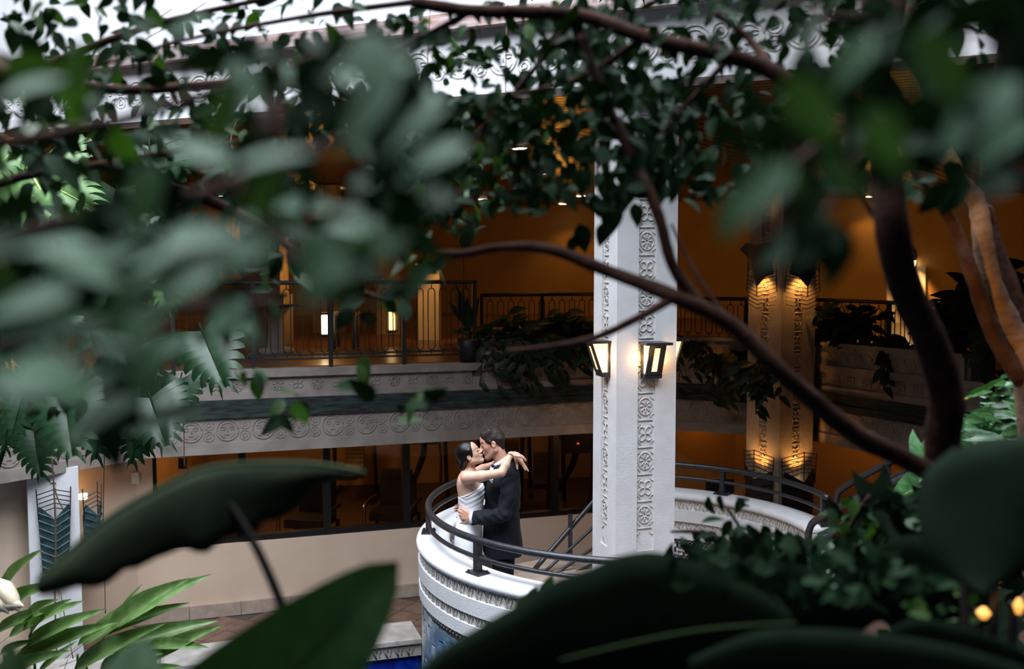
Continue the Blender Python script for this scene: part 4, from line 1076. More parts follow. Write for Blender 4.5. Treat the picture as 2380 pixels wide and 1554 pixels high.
# lapel and collar
def ringstrip(name, c, axis, fwd, ra, rb, h, th, a0, a1, m, parent, tilt=0., n=26):
    ax_ = nrm(axis); f_ = nrm(np.array(fwd) - ax_ * np.dot(fwd, ax_)); s2_ = np.cross(ax_, f_); q = MB(); k = 0
    for i in range(n + 1):
        a = R(a0 + (a1 - a0) * i / n); d = f_ * math.cos(a) * ra + s2_ * math.sin(a) * rb
        for (o, z) in ((0, 0), (th, 0), (th * .6, 1), (0, 1)):
            hh = h * (1 - .25 * abs(math.cos(a / 2))) ; dd = d * (1 + o / ra)
            q.v.append(tuple(np.array(c) + dd + ax_ * (z * hh + tilt * math.cos(a))))
    for i in range(n):
        for k in range(4): k2 = (k + 1) % 4; q.f.append((4 * i + k, 4 * i + k2, 4 * i + 4 + k2, 4 * i + 4 + k))
    q.f.append((0, 1, 2, 3)); q.f.append((4 * n, 4 * n + 3, 4 * n + 2, 4 * n + 1)); return q.build(name, m, parent, True)
nax = wm(1159, 1050) - wm(1169, 1086)
ringstrip('shirt_collar', wm(1167, 1076), nax, (-1, 0, -.2), .071, .069, .050, .006, -170, 170, M['shirt'], groom, -.020)
ringstrip('jacket_collar', wm(1168.5, 1083), nax, (-1, 0, -.2), .083, .086, .034, .008, 50, 310, M['suit'], groom, -.018)
q = MB(); 
for sg in (-1, 1): q.tube([wm(1146, 1084, 0), wm(1144.5, 1082 - 2, .022 * sg), wm(1145.5, 1083, .045 * sg)], [.006, .010, .014], 8)
q.build('bow_tie', M['black'], groom, True)
S = SDF(wm(1145, 1105) - .15, wm(1145, 1105) + .15, .004)
S.ell(wm(1147, 1094), (.035, .06, .05), None, .01); S.build('shirt_front', M['shirt'], groom)
MB().tube([tuple(wm(1107, 1203, -.245)), tuple(wm(1092.5, 1202, -.238))], [.050, .046], 16).build('shirt_cuff', M['shirt'], groom, True)
MB().tube([tuple(wm(1100, 1185, .235)), tuple(wm(1086, 1183, .208))], [.036, .033], 14).build('shirt_cuff', M['shirt'], groom, True)
bt = None
for k, (dx, dy_) in enumerate(((0, 0), (2, -3), (-2, -2.4), (1.2, 2.2), (-1, -5))):
    q = MB(); c = wm(1142 + dx, 1118 + dy_, -.212)
    q.tube([c + np.array((0, .01, -.006)), c, c + np.array((-.003, -.004, .006))], [.003, .009, .003], 6); o_ = q.build('flower', M['dress'], groom if bt is None else bt, True)
    if bt is None: bt = o_; bt.name = 'boutonniere'
q = MB()
for sg in (-1, 1):     # lapels, lying on the chest
    q.hexa([wm(1131, 1160, .02 * sg), wm(1133, 1158, .05 * sg), wm(1136, 1157, .05 * sg), wm(1134, 1158, .02 * sg),
            wm(1148, 1085, .05 * sg), wm(1152, 1088, .125 * sg), wm(1155, 1088, .125 * sg), wm(1151, 1086, .05 * sg)])
q.build('lapels', M['trouser'], groom)
# trousers and shoes
S = SDF((-.35, 7.9, LAND + .0), (.15, 8.56, LAND + .95), .006)
S.stack([mt(1330, 1147, 1190, .165), mt(1290, 1142, 1197, .175), mt(1240, 1140, 1198, .165)], .02)
for sg in (-1, 1): S.cap(wm(1170, 1300, .088 * sg), (wm(1170, 1400)[0] + .0, YM + .10 * sg, LAND + .09), .092, .066, .02)
S.build('trousers', M['trouser'], groom, 1)
for sg in (-1, 1):
    S = SDF((-.40, 7.95, LAND - .01), (.1, 8.5, LAND + .15), .006); fx = wm(1170, 1400)[0]
    S.cap((fx + .02, YM + .1 * sg, LAND + .055), (fx - .19, YM + .1 * sg, LAND + .045), .05, .042, .02); S.cut((0, 0, LAND + .003), (0, 0, -1)); S.build('shoe', M['shoe'], groom)

bride = thing('person', (P(1092, 1500, YW).x, YW, LAND), 'woman in white strapless gown with dark low bun, arms round the groom', 'person')
wt_ = lambda py, xl, xr, ry, yo=0.: row(None, YW, py, xl, xr, ry, yo)
S = SDF((-.56, 7.78, LAND - .02), (.22, 8.60, CZ - 1.33), HS)
S.stack([wt_(1470, 1068, 1112, .10), wt_(1330, 1062, 1118, .14), wt_(1250, 1060, 1119, .15), wt_(1215, 1062, 1119, .14), wt_(1180, 1068, 1121, .105), wt_(1150, 1065, 1121, .12), wt_(1128, 1061, 1116, .13), wt_(1112, 1062, 1110, .145), wt_(1100, 1068, 1105, .12), wt_(1092, 1074, 1102, .06)], .025)
S.cap(ww(1089, 1100), ww(1094, 1066), .045, .043, .03)
S.cap(ww(1086, 1104, -.14), ww(1096, 1099, .0), .03, .03, .03)
# near arm over his shoulder
WR = ww(1186, 1055.5, -.17)
S.chain([ww(1084, 1109, -.150), ww(1120, 1106, -.205), ww(1165, 1098, -.275)], [.050, .041, .034], .025)
S.chain([ww(1166, 1097, -.275), ww(1175, 1080, -.24), WR], [.034, .034, .0235], .012)
add_hand(S, WR, (.95, .28, -.12), (.1, .3, -1), .95, (.42, .44, .46, .5), .08, -1, .0032)
# far arm behind his neck, hand hanging on the right
WF = ww(1196, 1055, -.05)
S.chain([ww(1094, 1104, .135), ww(1122, 1090, .20), ww(1150, 1080, .23)], [.048, .038, .033], .025)
S.chain([ww(1150, 1080, .23), ww(1178, 1064, .13), WF], [.033, .031, .0235], .012)
add_hand(S, WF, (.60, -.12, -.66), (-.55, .15, -.6), 1.08, (.03, .02, .10, .34), .24, 1, .0028)
OW = ww(1092, 1056.5, -.012)
Ww_, axw = add_head(S, OW, (.86, -.03, .48), (-.48, -.05, .87), .95)
f2, s2, u2 = axw
S.build('body', M['skinw'], bride, 1)
S = SDF(OW - .21, OW + .19, .0035)
S.ell(Ww_(-.014, 0, .034), [.0985, .0785, .090], axw, .01)
S.cut(Ww_(.060, 0, .075), f2 * .93 - u2 * .30, .008)
for b in (-1, 1):
    S.cap(Ww_(.018, .062 * b, .045), Ww_(-.045, .058 * b, -.012), .020, .024, .015)
    S.ell(Ww_(-.006, .086 * b, -.010), [.020, .018, .028], axw, .006, 'sub')
    S.cap(Ww_(-.05, .040 * b, .0), Ww_(-.098, .012 * b, -.062), .036, .024, .02)
S.ell(Ww_(-.112, 0, -.058), [.034, .040, .038], axw, .012)
S.cut(Ww_(.005, 0, -.075), -u2 * .75 + f2 * .66, .006)
S.build('hair', M['hairw'], bride, 1)
for b in (-1, 1):
    strip3('eyebrow', [Ww_(.087, .014 * b, .030), Ww_(.083, .032 * b, .036), Ww_(.070, .048 * b, .030)], [.002, .0035, .0018], M['hairm'], bride)
    strip3('eyelash', [Ww_(.083, .018 * b, .006), Ww_(.086, .031 * b, .003), Ww_(.076, .047 * b, .006)], [.0015, .0028, .002], M['hairw'], bride)
strip3('lips', [Ww_(.092, -.017, -.052), Ww_(.0965, 0, -.052), Ww_(.092, .017, -.052)], [.003, .0065, .003], M['lips'], bride)
# gown : one continuous sheath with draped bust
S = SDF((-.60, 7.82, LAND - .02), (-.02, 8.50, CZ - 1.63), HS)
def dd(X):
    zb = CZ - 1.98
    g = np.exp(-((X[..., 2] - (CZ - 1.86)) / .10) ** 2)
    fan = np.sin(((X[..., 2] - zb) + (X[..., 0] + .42) * -.45 * np.sign(X[..., 0] + .385)) * 150)
    return .0030 * g * fan + .0025 * np.sin(X[..., 2] * 14 + X[..., 0] * 20) * np.clip((CZ - 2.5 - X[..., 2]) * 4, 0, 1)
S.stack([(LAND + .01, P(1046, 1500, YW).x, P(1134, 1500, YW).x, YW, .20), wt_(1330, 1054, 1122, .165), wt_(1290, 1056, 1121.5, .165), wt_(1245, 1056.5, 1121, .172), wt_(1225, 1058, 1120.5, .165), wt_(1205, 1062, 1120.5, .145), wt_(1185, 1066.5, 1122, .118), wt_(1168, 1066, 1124, .118), wt_(1148, 1063, 1126.5, .135), wt_(1128, 1060, 1126, .138), wt_(1118, 1060, 1122, .138)], .02, 2.15, dd)
tl = ww(1064, 1154); tr_ = ww(1121, 1125); tn = np.array((-(tr_ - tl)[2], 0, (tr_ - tl)[0])); S.cut(tl, tn, .004)
S.build('gown', M['dress'], bride, 3)
# rolled top edge of the gown
ed = []
for a in range(0, 361, 12):
    x = lerp(tl[0] + .008, tr_[0] - .006, .5 + .5 * math.cos(R(a))); z = lerp(tl[2], tr_[2], (x - tl[0]) / (tr_[0] - tl[0])); ed.append((x, YW + .138 * math.sin(R(a)), z))
MB().tube(ed, .006, 6, cap=False).build('neckline_edge', M['dress'], bride, True)
bd = nrm(WR - ww(1175, 1080, -.24)); bc = WR - bd * .012
sx = nrm(np.cross(bd, (0, 1, 0))); sy = np.cross(bd, sx)
MB().tube([tuple(bc + (sx * math.cos(R(a)) + sy * math.sin(R(a))) * .029) for a in range(0, 361, 20)], .0055, 6, cap=False).build('bracelet', M['gold'], bride, True)
# ------------------------------------------------------------------ leaves
def blade(name, wf, m, nl=6, ns=4, lobe=0., fold=.25, curl=.15, wave=0., rib=None, rr=.012, thick=0.):
    b = MB(); idx = {}
    for i in range(nl + 1):
        t = i / nl
        for j in range(-ns // 2, ns // 2 + 1):
            s_ = j / (ns / 2); w_ = wf(t)
            y = t - lobe * abs(s_) ** 1.4 * (1 - t) ** 2.5
            z = fold * abs(s_) * w_ - curl * t * t + wave * math.sin(t * 17 + j) * abs(s_)
            idx[i, j] = len(b.v); b.v.append((s_ * w_, y, z))
    for i in range(nl):
        for j in range(-ns // 2, ns // 2):
            b.f.append((idx[i, j], idx[i, j + 1], idx[i + 1, j + 1], idx[i + 1, j]))
    nf = len(b.f); ms = [m]
    if rib is not None:
        b.tube([(0, .98 * t / 6, -curl * (t / 6) ** 2 + .002) for t in range(-1, 7)], [rr * (1 - t / 9) for t in range(8)], 4); ms.append(rib)
    me = b.mesh(name, ms, True, True)
    for p in me.polygons:
        if p.index >= nf: p.material_index = 1
    return me
def w_ov(wd, a=.75, b=.9): return lambda t: max(.004, wd * (math.sin(math.pi * min(1, t) ** a) ** b) * (1 - .15 * t))
def w_heart(wd): return lambda t: max(.004, wd * (max(0., 1 - t) ** .62) * (min(1, (t + .28) / .5)) ** .5)
def monstera(name, m, rib, n=9):
    b = MB(); wf = w_heart(.52)
    for sg in (-1, 1):
        for i in range(n):
            t0, t1 = i / n, (i + 1) / n; wm_ = wf((t0 + t1) / 2); S_ = 6; rows = []
            for k in range(S_ + 1):
                s_ = k / S_; g = 0 if s_ < .34 else .16 if s_ < .8 else .24 if s_ < .95 else .66
                hw_ = (t1 - t0) * .5 * (1 + .6 * s_) * (1 - g); a = (t0 + t1) / 2 - hw_; c = (t0 + t1) / 2 + hw_
                sh = .34 * s_ ** 1.3 * (1 - (t0 + t1) / 2) ** 1.3 * (-1) + .16 * s_ ** 2 * (t0 + .2)
                rr_ = []
                for t in (a, c):
                    y = t * .93 + sh; x = sg * s_ * wm_ * (1.02 if s_ < 1 else .98); z = .18 * s_ * (1 - s_ * .9) - .15 * t * t - .10 * s_ ** 3 + (.012 if t == a else -.012) * s_
                    rr_.append(len(b.v)); b.v.append((x, y, z))
                rows.append(rr_)
            for k in range(S_): b.f.append((rows[k][0], rows[k + 1][0], rows[k + 1][1], rows[k][1]))
    nf = len(b.f); b.tube([(0, .95 * t / 6, -.15 * (.95 * t / 6) ** 2 + .004) for t in range(-1, 7)], [.014 * (1 - t / 9) for t in range(8)], 4)
    me = b.mesh(name, [m, rib], True, True)
    for p in me.polygons:
        if p.index >= nf: p.material_index = 1
    return me
LV = {
 'fig': blade('fig_leaf', w_ov(.26), M['fig'], 6, 2, 0, .3, .18),
 'figsheen': blade('fig_leaf_sheen', w_ov(.26), M['figsheen'], 6, 2, 0, .2, .15),
 'figlight': blade('fig_leaf_fresh', w_ov(.28), M['figlight'], 6, 2, 0, .25, .2),
 'phil': blade('philodendron_leaf', w_heart(.42), M['phil'], 12, 8, .35, .12, .18, .012, M['vein'], .008),
 'round': blade('round_leaf', w_heart(.50), M['phil'], 12, 8, .30, .06, .12, .010, M['vein'], .006),
 'heart': blade('heart_leaf', w_heart(.40), M['heart'], 10, 6, .30, .15, .15, .01, M['vein'], .008),
 'canna': blade('canna_leaf', lambda t: max(.004, .17 * math.sin(math.pi * min(1, t) ** .8) ** .6 * (1 + .05 * math.sin(t * 23))), M['banana'], 18, 6, 0, .35, .38, .012, M['vein'], .008),
 'ginger': blade('ginger_leaf', lambda t: max(.003, .115 * math.sin(math.pi * min(1, t) ** .75) ** .8), M['ginger'], 10, 4, 0, .4, .22, .004, M['veinl'], .004),
 'arrow': blade('arrowhead_leaf', w_heart(.34), M['bright'], 8, 6, .45, .2, .12, .015, M['veinl'], .008),
 'lily': blade('planter_leaf', w_ov(.20, .8, .85), M['lily'], 7, 4, 0, .3, .35, .008, M['vein'], .008),
 'mon': monstera('monstera_leaf', M['mon'], M['vein']),
 'monl': monstera('monstera_leaf_light', M['monlight'], M['veinl']),
}
def leafm(base, ydir, nrm_, L, wsc=1.):
    y = Vector(ydir).normalized(); n = Vector(nrm_); n = n - y * n.dot(y)
    n = n.normalized() if n.length > 1e-4 else y.orthogonal().normalized(); x = y.cross(n)
    return frame_m(base, x * L * wsc, y * L, n * L)
class Plant:
    def __init__(s, name, loc, lab, cat, group=None, cap=300):
        s.t = thing(name, loc, lab, cat, group); s.n = 0; s.cap = cap; s.rest = {}
    def leaf(s, kind, mtx, name='leaf'):
        me = LV[kind]
        if s.n < s.cap: inst(name, me, s.t, mtx); s.n += 1
        else: s.rest.setdefault(kind, []).append(mtx)
    def tube(s, name, pts, r, m, n=8, wig=0.):
        b = MB(); pts = bez(pts, 6)
        if isinstance(r, (list, tuple)): rs = [r[0] + (r[-1] - r[0]) * i / (len(pts) - 1) for i in range(len(pts))] if len(r) == 2 else [float(np.interp(i / (len(pts) - 1), np.linspace(0, 1, len(r)), r)) for i in range(len(pts))]
        else: rs = [r] * len(pts)
        rs = [q * (1 + rnd.uniform(-wig, wig)) for q in rs]
        b.tube(pts, rs, n); return b.build(name, m, s.t, True)
    def done(s):
        o0 = wloc(s.t)
        for kind, ms in s.rest.items():
            me = LV[kind]; v0 = np.array([tuple(v.co) for v in me.vertices]); f0 = [tuple(p.vertices) for p in me.polygons]
            V = []; F = []
            for i, m in enumerate(ms):
                A = np.array(m); V.append(v0 @ A[:3, :3].T + A[:3, 3] - np.array(o0)); F += [tuple(j + i * len(v0) for j in f) for f in f0]
            n = bpy.data.meshes.new('foliage'); n.from_pydata(np.concatenate(V).tolist(), [], F)
            for mm in me.materials: n.materials.append(mm)
            mi = [p.material_index for p in me.polygons]; n.polygons.foreach_set('material_index', mi * len(ms)); n.polygons.foreach_set('use_smooth', [True] * len(n.polygons)); n.update()
            o = bpy.data.objects.new('foliage', n); col.objects.link(o); o.parent = s.t; o['kind'] = 'stuff'
SKY = Vector((-.3, 5, CZ + 6.6))
def rv(k=1.): return Vector((rnd.uniform(-k, k), rnd.uniform(-k, k), rnd.uniform(-k, k)))
def clear(px, py, zones):
    for (a, b, c, d) in zones:
        if a < px < c and b < py < d: return True
    return False
ZONES = [(1020, 940, 1270, 1420), (1375, 580, 1590, 1300), (1120, 490, 1385, 620), (1110, 640, 1385, 700), (560, 840, 1380, 1260), (1575, 500, 1740, 700), (1190, 330, 1230, 352), (1330, 445, 1365, 462), (1290, 464, 1325, 480), (725, 705, 790, 790), (722, 335, 818, 505), (1575, 700, 2200, 1260), (410, 900, 600, 1060)]
def scatter(pl, kinds, cx, cy, rx, ry, n, d0, d1, L, down=.5, zones=ZONES, spread=1., square=False):
    c = 0; tr = 0
    while c < n and tr < n * 12:
        tr += 1
        if square: px = cx + rnd.uniform(-rx, rx); py = cy + rnd.uniform(-ry, ry)
        else:
            a = rnd.uniform(0, 2 * math.pi); q = math.sqrt(rnd.random()); px = cx + rx * q * math.cos(a); py = cy + ry * q * math.sin(a)
        if zones and clear(px, py, zones): continue
        Y = rnd.uniform(d0, d1); p = P(px, py, Y); l = L * rnd.uniform(.75, 1.25)
        yd = rv() + Vector((0, 0, -down * 1.2)); tocam = (Vector((0, 0, CZ)) - p).normalized()
        k = rnd.choice(kinds)
        nn = tocam * .6 + Vector((0, -.2, .5)) + rv(.8)
        if k == 'figsheen': nn = tocam + (SKY - p).normalized() * .9 + rv(.25)
        pl.leaf(k, leafm(p - yd.normalized() * l * .5, yd, nn, l)); c += 1
def leaf_px(pl, kind, b, t, Yb, Yt, nrm_=None, wsc=1., stem=None, sr=.006, smat='stem'):
    pb = P(b[0], b[1], Yb); pt = P(t[0], t[1], Yt); y = pt - pb
    n = Vector((0, -1, .35)) if nrm_ is None else Vector(nrm_)
    pl.leaf(kind, leafm(pb, y, n, y.length, wsc))
    if stem: pl.tube('leaf_stalk', [P(*stem), (P(*stem) + pb) / 2 + Vector((0, 0, .04 * y.length)), pb], [sr, sr * .6], M[smat], 6)

# --- near fig tree: strongly out of focus leaves on the left, close to the lens
pl = Plant('fig_tree', P(-260, 1100, 1.4), 'fig tree nearest the viewer on the left, big pale green leaves', 'tree')
pl.tube('trunk', [P(-260, 2600, 1.5), P(-240, 1100, 1.5), P(-200, 500, 1.45), P(0, 150, 1.4)], [.05, .03], M['bark'], 10, .05)
for pts, r in (([P(-235, 900, 1.5), P(100, 780, 1.3), P(420, 720, 1.2), P(640, 700, 1.1)], .010), ([P(-210, 600, 1.45), P(150, 520, 1.3), P(480, 450, 1.2), P(800, 330, 1.05), P(1010, 290, 1.05)], .012),
               ([P(-150, 350, 1.4), P(200, 300, 1.3), P(600, 180, 1.3), P(900, 60, 1.3)], .011), ([P(480, 450, 1.2), P(590, 420, 1.15), P(650, 560, 1.1), P(740, 640, 1.0)], .007), ([P(100, 780, 1.3), P(240, 900, 1.2), P(330, 980, 1.15)], .006),
               ([P(640, 250, 1.15), P(600, 380, 1.1), P(560, 470, 1.1)], .015)):
    pl.tube('branch', pts, [r, r * .5], M['bark'], 6, .08)
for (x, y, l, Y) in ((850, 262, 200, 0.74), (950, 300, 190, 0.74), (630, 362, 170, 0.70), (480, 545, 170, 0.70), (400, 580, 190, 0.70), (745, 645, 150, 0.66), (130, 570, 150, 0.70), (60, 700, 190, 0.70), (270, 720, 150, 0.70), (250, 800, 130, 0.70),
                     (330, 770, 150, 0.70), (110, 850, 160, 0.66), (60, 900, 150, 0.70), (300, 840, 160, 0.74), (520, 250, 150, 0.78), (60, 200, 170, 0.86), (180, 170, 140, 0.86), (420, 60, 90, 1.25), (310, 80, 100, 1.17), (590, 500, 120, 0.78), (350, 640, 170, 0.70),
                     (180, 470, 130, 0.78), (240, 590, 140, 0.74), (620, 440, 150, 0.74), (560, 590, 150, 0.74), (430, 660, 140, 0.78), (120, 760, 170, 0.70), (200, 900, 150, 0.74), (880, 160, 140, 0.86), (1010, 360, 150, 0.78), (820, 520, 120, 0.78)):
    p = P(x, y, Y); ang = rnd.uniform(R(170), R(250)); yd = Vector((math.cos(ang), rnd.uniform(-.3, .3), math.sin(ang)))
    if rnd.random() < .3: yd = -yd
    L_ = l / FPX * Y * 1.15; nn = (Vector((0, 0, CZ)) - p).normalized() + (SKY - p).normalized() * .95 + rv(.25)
    pl.leaf('figsheen', leafm(p - yd.normalized() * L_ * .5, yd, nn, L_))
scatter(pl, ['fig', 'fig', 'fig', 'figsheen'], 240, 700, 330, 280, 62, .75, 1.3, .07)
scatter(pl, ['fig', 'fig', 'figsheen'], 760, 380, 300, 260, 46, .75, 1.3, .07)
scatter(pl, ['fig', 'fig', 'fig'], 560, 190, 560, 110, 26, 1.1, 1.8, .07)
scatter(pl, ['fig', 'fig'], 860, 580, 170, 150, 22, 1.1, 1.7, .07)
scatter(pl, ['fig', 'fig', 'figlight'], 100, 300, 220, 200, 20, 1.1, 1.8, .07)
scatter(pl, ['fig'], 330, 980, 150, 70, 8, 1.1, 1.5, .07)
pl.done()

# --- near tree on the upper right
pl = Plant('fig_tree', P(2600, 1500, 1.6), 'fig tree close to the viewer on the upper right, big grey green leaves', 'tree')
pl.tube('trunk', [P(2700, 2600, 1.6), P(2640, 1500, 1.6), P(2560, 600, 1.5), P(2400, 0, 1.4), P(2300, -300, 1.4), P(2250, -1500, 1.4)], [.05, .03], M['bark'], 10, .05)
for pts, r in (([P(2560, 600, 1.5), P(2300, 350, 1.3), P(2050, 260, 1.2), P(1800, 420, 1.1)], .011), ([P(2400, 0, 1.4), P(2150, 60, 1.3), P(1900, 40, 1.3)], .011), ([P(2050, 260, 1.2), P(1930, 480, 1.15), P(1880, 560, 1.1)], .006)):
    pl.tube('branch', pts, [r, r * .5], M['bark'], 6, .08)
for (x, y, l, Y) in ((2200, 170, 240, 0.74), (2270, 260, 220, 0.74), (2060, 330, 170, 0.66), (1890, 260, 190, 0.74), (1760, 450, 190, 0.70), (1980, 140, 150, 0.86), (2330, 320, 150, 0.78), (1830, 410, 120, 0.78), (2120, 60, 180, 0.86), (1700, 500, 130, 0.78), (1960, 410, 140, 0.74)):
    p = P(x, y, Y); ang = rnd.uniform(R(190), R(340)); yd = Vector((math.cos(ang), rnd.uniform(-.3, .3), math.sin(ang)))
    L_ = l / FPX * Y * 1.1; nn = (Vector((0, 0, CZ)) - p).normalized() * 1.1 + (SKY - p).normalized() * .7 + rv(.2)
    pl.leaf('figsheen', leafm(p - yd.normalized() * L_ * .5, yd, nn, L_))
scatter(pl, ['fig'], 2120, 230, 300, 250, 75, 0.8, 1.5, .075, zones=None)
scatter(pl, ['fig'], 1880, 350, 190, 120, 22, 1.0, 1.6, .075)
scatter(pl, ['fig'], 1890, 570, 75, 60, 7, .95, 1.1, .075, zones=None)
pl.done()

# --- middle tree: dark branches and clearer leaves
pl = Plant('fig_tree', P(2190, 1300, 2.9), 'dark trunked fig tree whose long bough crosses in front of the white column', 'tree')
pl.tube('trunk', [P(2230, 2000, 2.9), P(2215, 1300, 2.9), P(2190, 1050, 2.85), P(2200, 930, 2.8), P(2165, 800, 2.7), P(2105, 670, 2.6), P(2075, 540, 2.5), P(2060, 400, 2.5), P(2040, 200, 2.5), P(2020, -300, 2.5), P(2000, -1200, 2.6)], [.055, .052, .046, .042, .035, .022], M['bark'], 12, .05)
pl.tube('branch', [P(2200, 1120, 2.8), P(2110, 1070, 2.75), P(1990, 1010, 2.7), P(1890, 930, 2.65), P(1800, 850, 2.6), P(1700, 755, 2.6), P(1570, 690, 2.6), P(1400, 625, 2.7), P(1270, 578, 2.75), P(1160, 575, 2.8), P(1050, 590, 2.8), P(900, 560, 2.8)], [.030, .028, .024, .020, .013, .010], M['bark'], 10, .06)
pl.tube('branch', [P(1570, 690, 2.6), P(1470, 745, 2.6), P(1380, 785, 2.65), P(1280, 805, 2.7), P(1180, 815, 2.75)], [.013, .006], M['bark'], 8, .06)
pl.tube('branch', [P(1640, 725, 2.6), P(1565, 620, 2.6), P(1530, 500, 2.6), P(1470, 360, 2.65), P(1400, 220, 2.7), P(1350, 80, 2.7)], [.017, .013], M['bark'], 8, .06)
pl.tube('branch', [P(1700, 755, 2.6), P(1620, 640, 2.7), P(1560, 520, 2.8)], [.009, .004], M['bark'], 6, .06)
pl.tube('branch', [P(2060, 420, 2.5), P(2010, 260, 2.5), P(1880, 215, 2.55), P(1760, 150, 2.6), P(1600, 110, 2.6), P(1480, 80, 2.65), P(1340, 35, 2.7), P(1100, 25, 2.75), P(960, 5, 2.8)], [.026, .022, .018], M['bark'], 8, .06)
pl.tube('branch', [P(1800, 165, 2.6), P(1740, 90, 2.7), P(1660, 30, 2.7)], [.014, .008], M['bark'], 6, .06)
pl.tube('branch', [P(2090, 600, 2.55), P(2030, 500, 2.6), P(1990, 440, 2.6)], [.010, .005], M['bark'], 6, .06)
for pts in (([P(1500, 85, 2.65), P(1350, 180, 2.8), P(1200, 220, 2.9), P(1050, 260, 3.0)]), ([P(1340, 35, 2.7), P(1250, 150, 2.9), P(1120, 300, 3.0), P(1010, 390, 3.1)]), ([P(1700, 130, 2.6), P(1600, 240, 2.8), P(1520, 330, 2.8)]), ([P(1100, 25, 2.75), P(900, 120, 2.9), P(700, 160, 3.0), P(500, 230, 3.1)]),
            ([P(960, 5, 2.8), P(700, 40, 3.0), P(400, 100, 3.1), P(150, 180, 3.2)]), ([P(1050, 260, 3.0), P(1000, 350, 3.0), P(1010, 420, 3.0)])):
    pl.tube('branch', pts, [.011, .004], M['bark'], 6, .08)
for (x, y, l) in ((1440, 470, 90), (1420, 510, 95), (1400, 545, 60), (1460, 430, 80), (1355, 555, 75), (1330, 570, 50), (1350, 420, 60), (1385, 480, 60), (1240, 470, 65), (1480, 500, 60), (1410, 440, 80), (1520, 430, 70), (1085, 550, 60)):
    Y = 3.0; p = P(x, y, Y); yd = Vector((rnd.uniform(-.35, .35), rnd.uniform(-.3, .3), -1)); L_ = l / FPX * Y; pl.leaf('fig', leafm(p - yd.normalized() * L_ * .5, yd, Vector((rnd.uniform(-.5, .5), -1, .1)), L_, 1.2))
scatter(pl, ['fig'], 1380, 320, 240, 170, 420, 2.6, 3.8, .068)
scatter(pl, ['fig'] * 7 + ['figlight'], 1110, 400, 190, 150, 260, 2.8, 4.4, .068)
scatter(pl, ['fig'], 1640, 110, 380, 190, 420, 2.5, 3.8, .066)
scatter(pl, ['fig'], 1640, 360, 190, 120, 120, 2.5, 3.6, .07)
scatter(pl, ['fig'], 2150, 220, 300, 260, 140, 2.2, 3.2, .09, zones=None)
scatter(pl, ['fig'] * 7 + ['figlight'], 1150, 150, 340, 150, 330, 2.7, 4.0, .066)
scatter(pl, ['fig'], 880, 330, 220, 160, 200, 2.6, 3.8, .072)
pl.tube('branch', [P(2040, 200, 2.5), Vector((1.4, 3.4, CZ + 1.9)), Vector((1.6, 5.2, CZ + 2.6)), Vector((1.7, 7.0, CZ + 2.9))], [.030, .010], M['bark'], 8, .05)
for _ in range(760):  # canopy above the view, added to shade the upper column
    p = Vector((rnd.uniform(-.7, 3.0), rnd.uniform(6.1, 7.75), CZ + rnd.uniform(2.0, 2.9))); pl.leaf('fig', leafm(p, rv() + Vector((0, 0, -.5)), Vector((0, -.3, 1)) + rv(.6), rnd.uniform(.16, .24)))
pl.done()
# --- third tree, left middle distance
pl = Plant('fig_tree', P(-320, 900, 3.4), 'dark fig tree filling the upper left in the middle distance', 'tree')
pl.tube('trunk', [P(-330, 2600, 3.4), P(-320, 900, 3.4), P(-260, 300, 3.3), P(-200, -200, 3.3)], [.08, .05], M['bark'], 10, .05)
for pts in ([P(-300, 700, 3.4), P(-50, 450, 3.3), P(250, 380, 3.2), P(550, 330, 3.2)], [P(-270, 350, 3.3), P(50, 180, 3.3), P(350, 60, 3.3), P(700, -20, 3.3)], [P(50, 180, 3.3), P(300, 210, 3.2), P(620, 190, 3.2), P(850, 250, 3.2)], [P(250, 380, 3.2), P(560, 500, 3.2), P(760, 640, 3.2), P(900, 700, 3.2)]):
    pl.tube('branch', pts, [.022, .007], M['bark'], 7, .06)
scatter(pl, ['fig'] * 6 + ['figlight'], 400, 260, 560, 150, 420, 2.8, 4.2, .074)
scatter(pl, ['fig'] * 4 + ['figlight'], 400, 40, 540, 90, 190, 2.8, 4.2, .074)
scatter(pl, ['fig'], 350, 480, 450, 190, 260, 2.6, 4.0, .09)
scatter(pl, ['fig', 'fig', 'figlight'], 800, 600, 230, 170, 70, 2.8, 4.0, .09)
scatter(pl, ['fig'], 150, 720, 260, 260, 90, 2.6, 4.0, .10)
def root(pts, r=.004):
    q = MB(); q.tube(bez([P(*p) for p in pts], 6), r, 5); q.build('aerial_root', M['root'], pl.t, True)
root([(570, 240, 5.5), (545, 295, 5.5), (537, 330, 5.5), (548, 360, 5.5), (572, 390, 5.5)], .0035)
root([(243, 1040, 7.5), (240, 1200, 7.5), (243, 1330, 7.5), (245, 1425, 7.5)], .004)
root([(120, 1060, 7.4), (125, 1130, 7.4), (130, 1250, 7.4), (128, 1400, 7.4), (132, 1520, 7.4)], .006)
root([(126, 1130, 7.3), (135, 1160, 7.3), (148, 1185, 7.3)], .005)
root([(428, 880, 7.6), (426, 960, 7.6), (428, 1020, 7.6), (428, 1085, 7.6)], .004)
root([(140, 1370, 6.9), (150, 1430, 6.9), (170, 1530, 6.9)], .004)
root([(1000, 20, 5.2), (996, 90, 5.2), (993, 170, 5.2), (994, 270, 5.2)], .003)
root([(1180, 10, 5.2), (1177, 60, 5.2), (1174, 320, 5.2), (1174, 360, 5.2)], .003)
root([(400, 20, 4.5), (330, 70, 4.5), (270, 110, 4.5), (230, 150, 4.5)], .003)
root([(480, 5, 4.6), (400, 55, 4.6), (340, 90, 4.6)], .003)

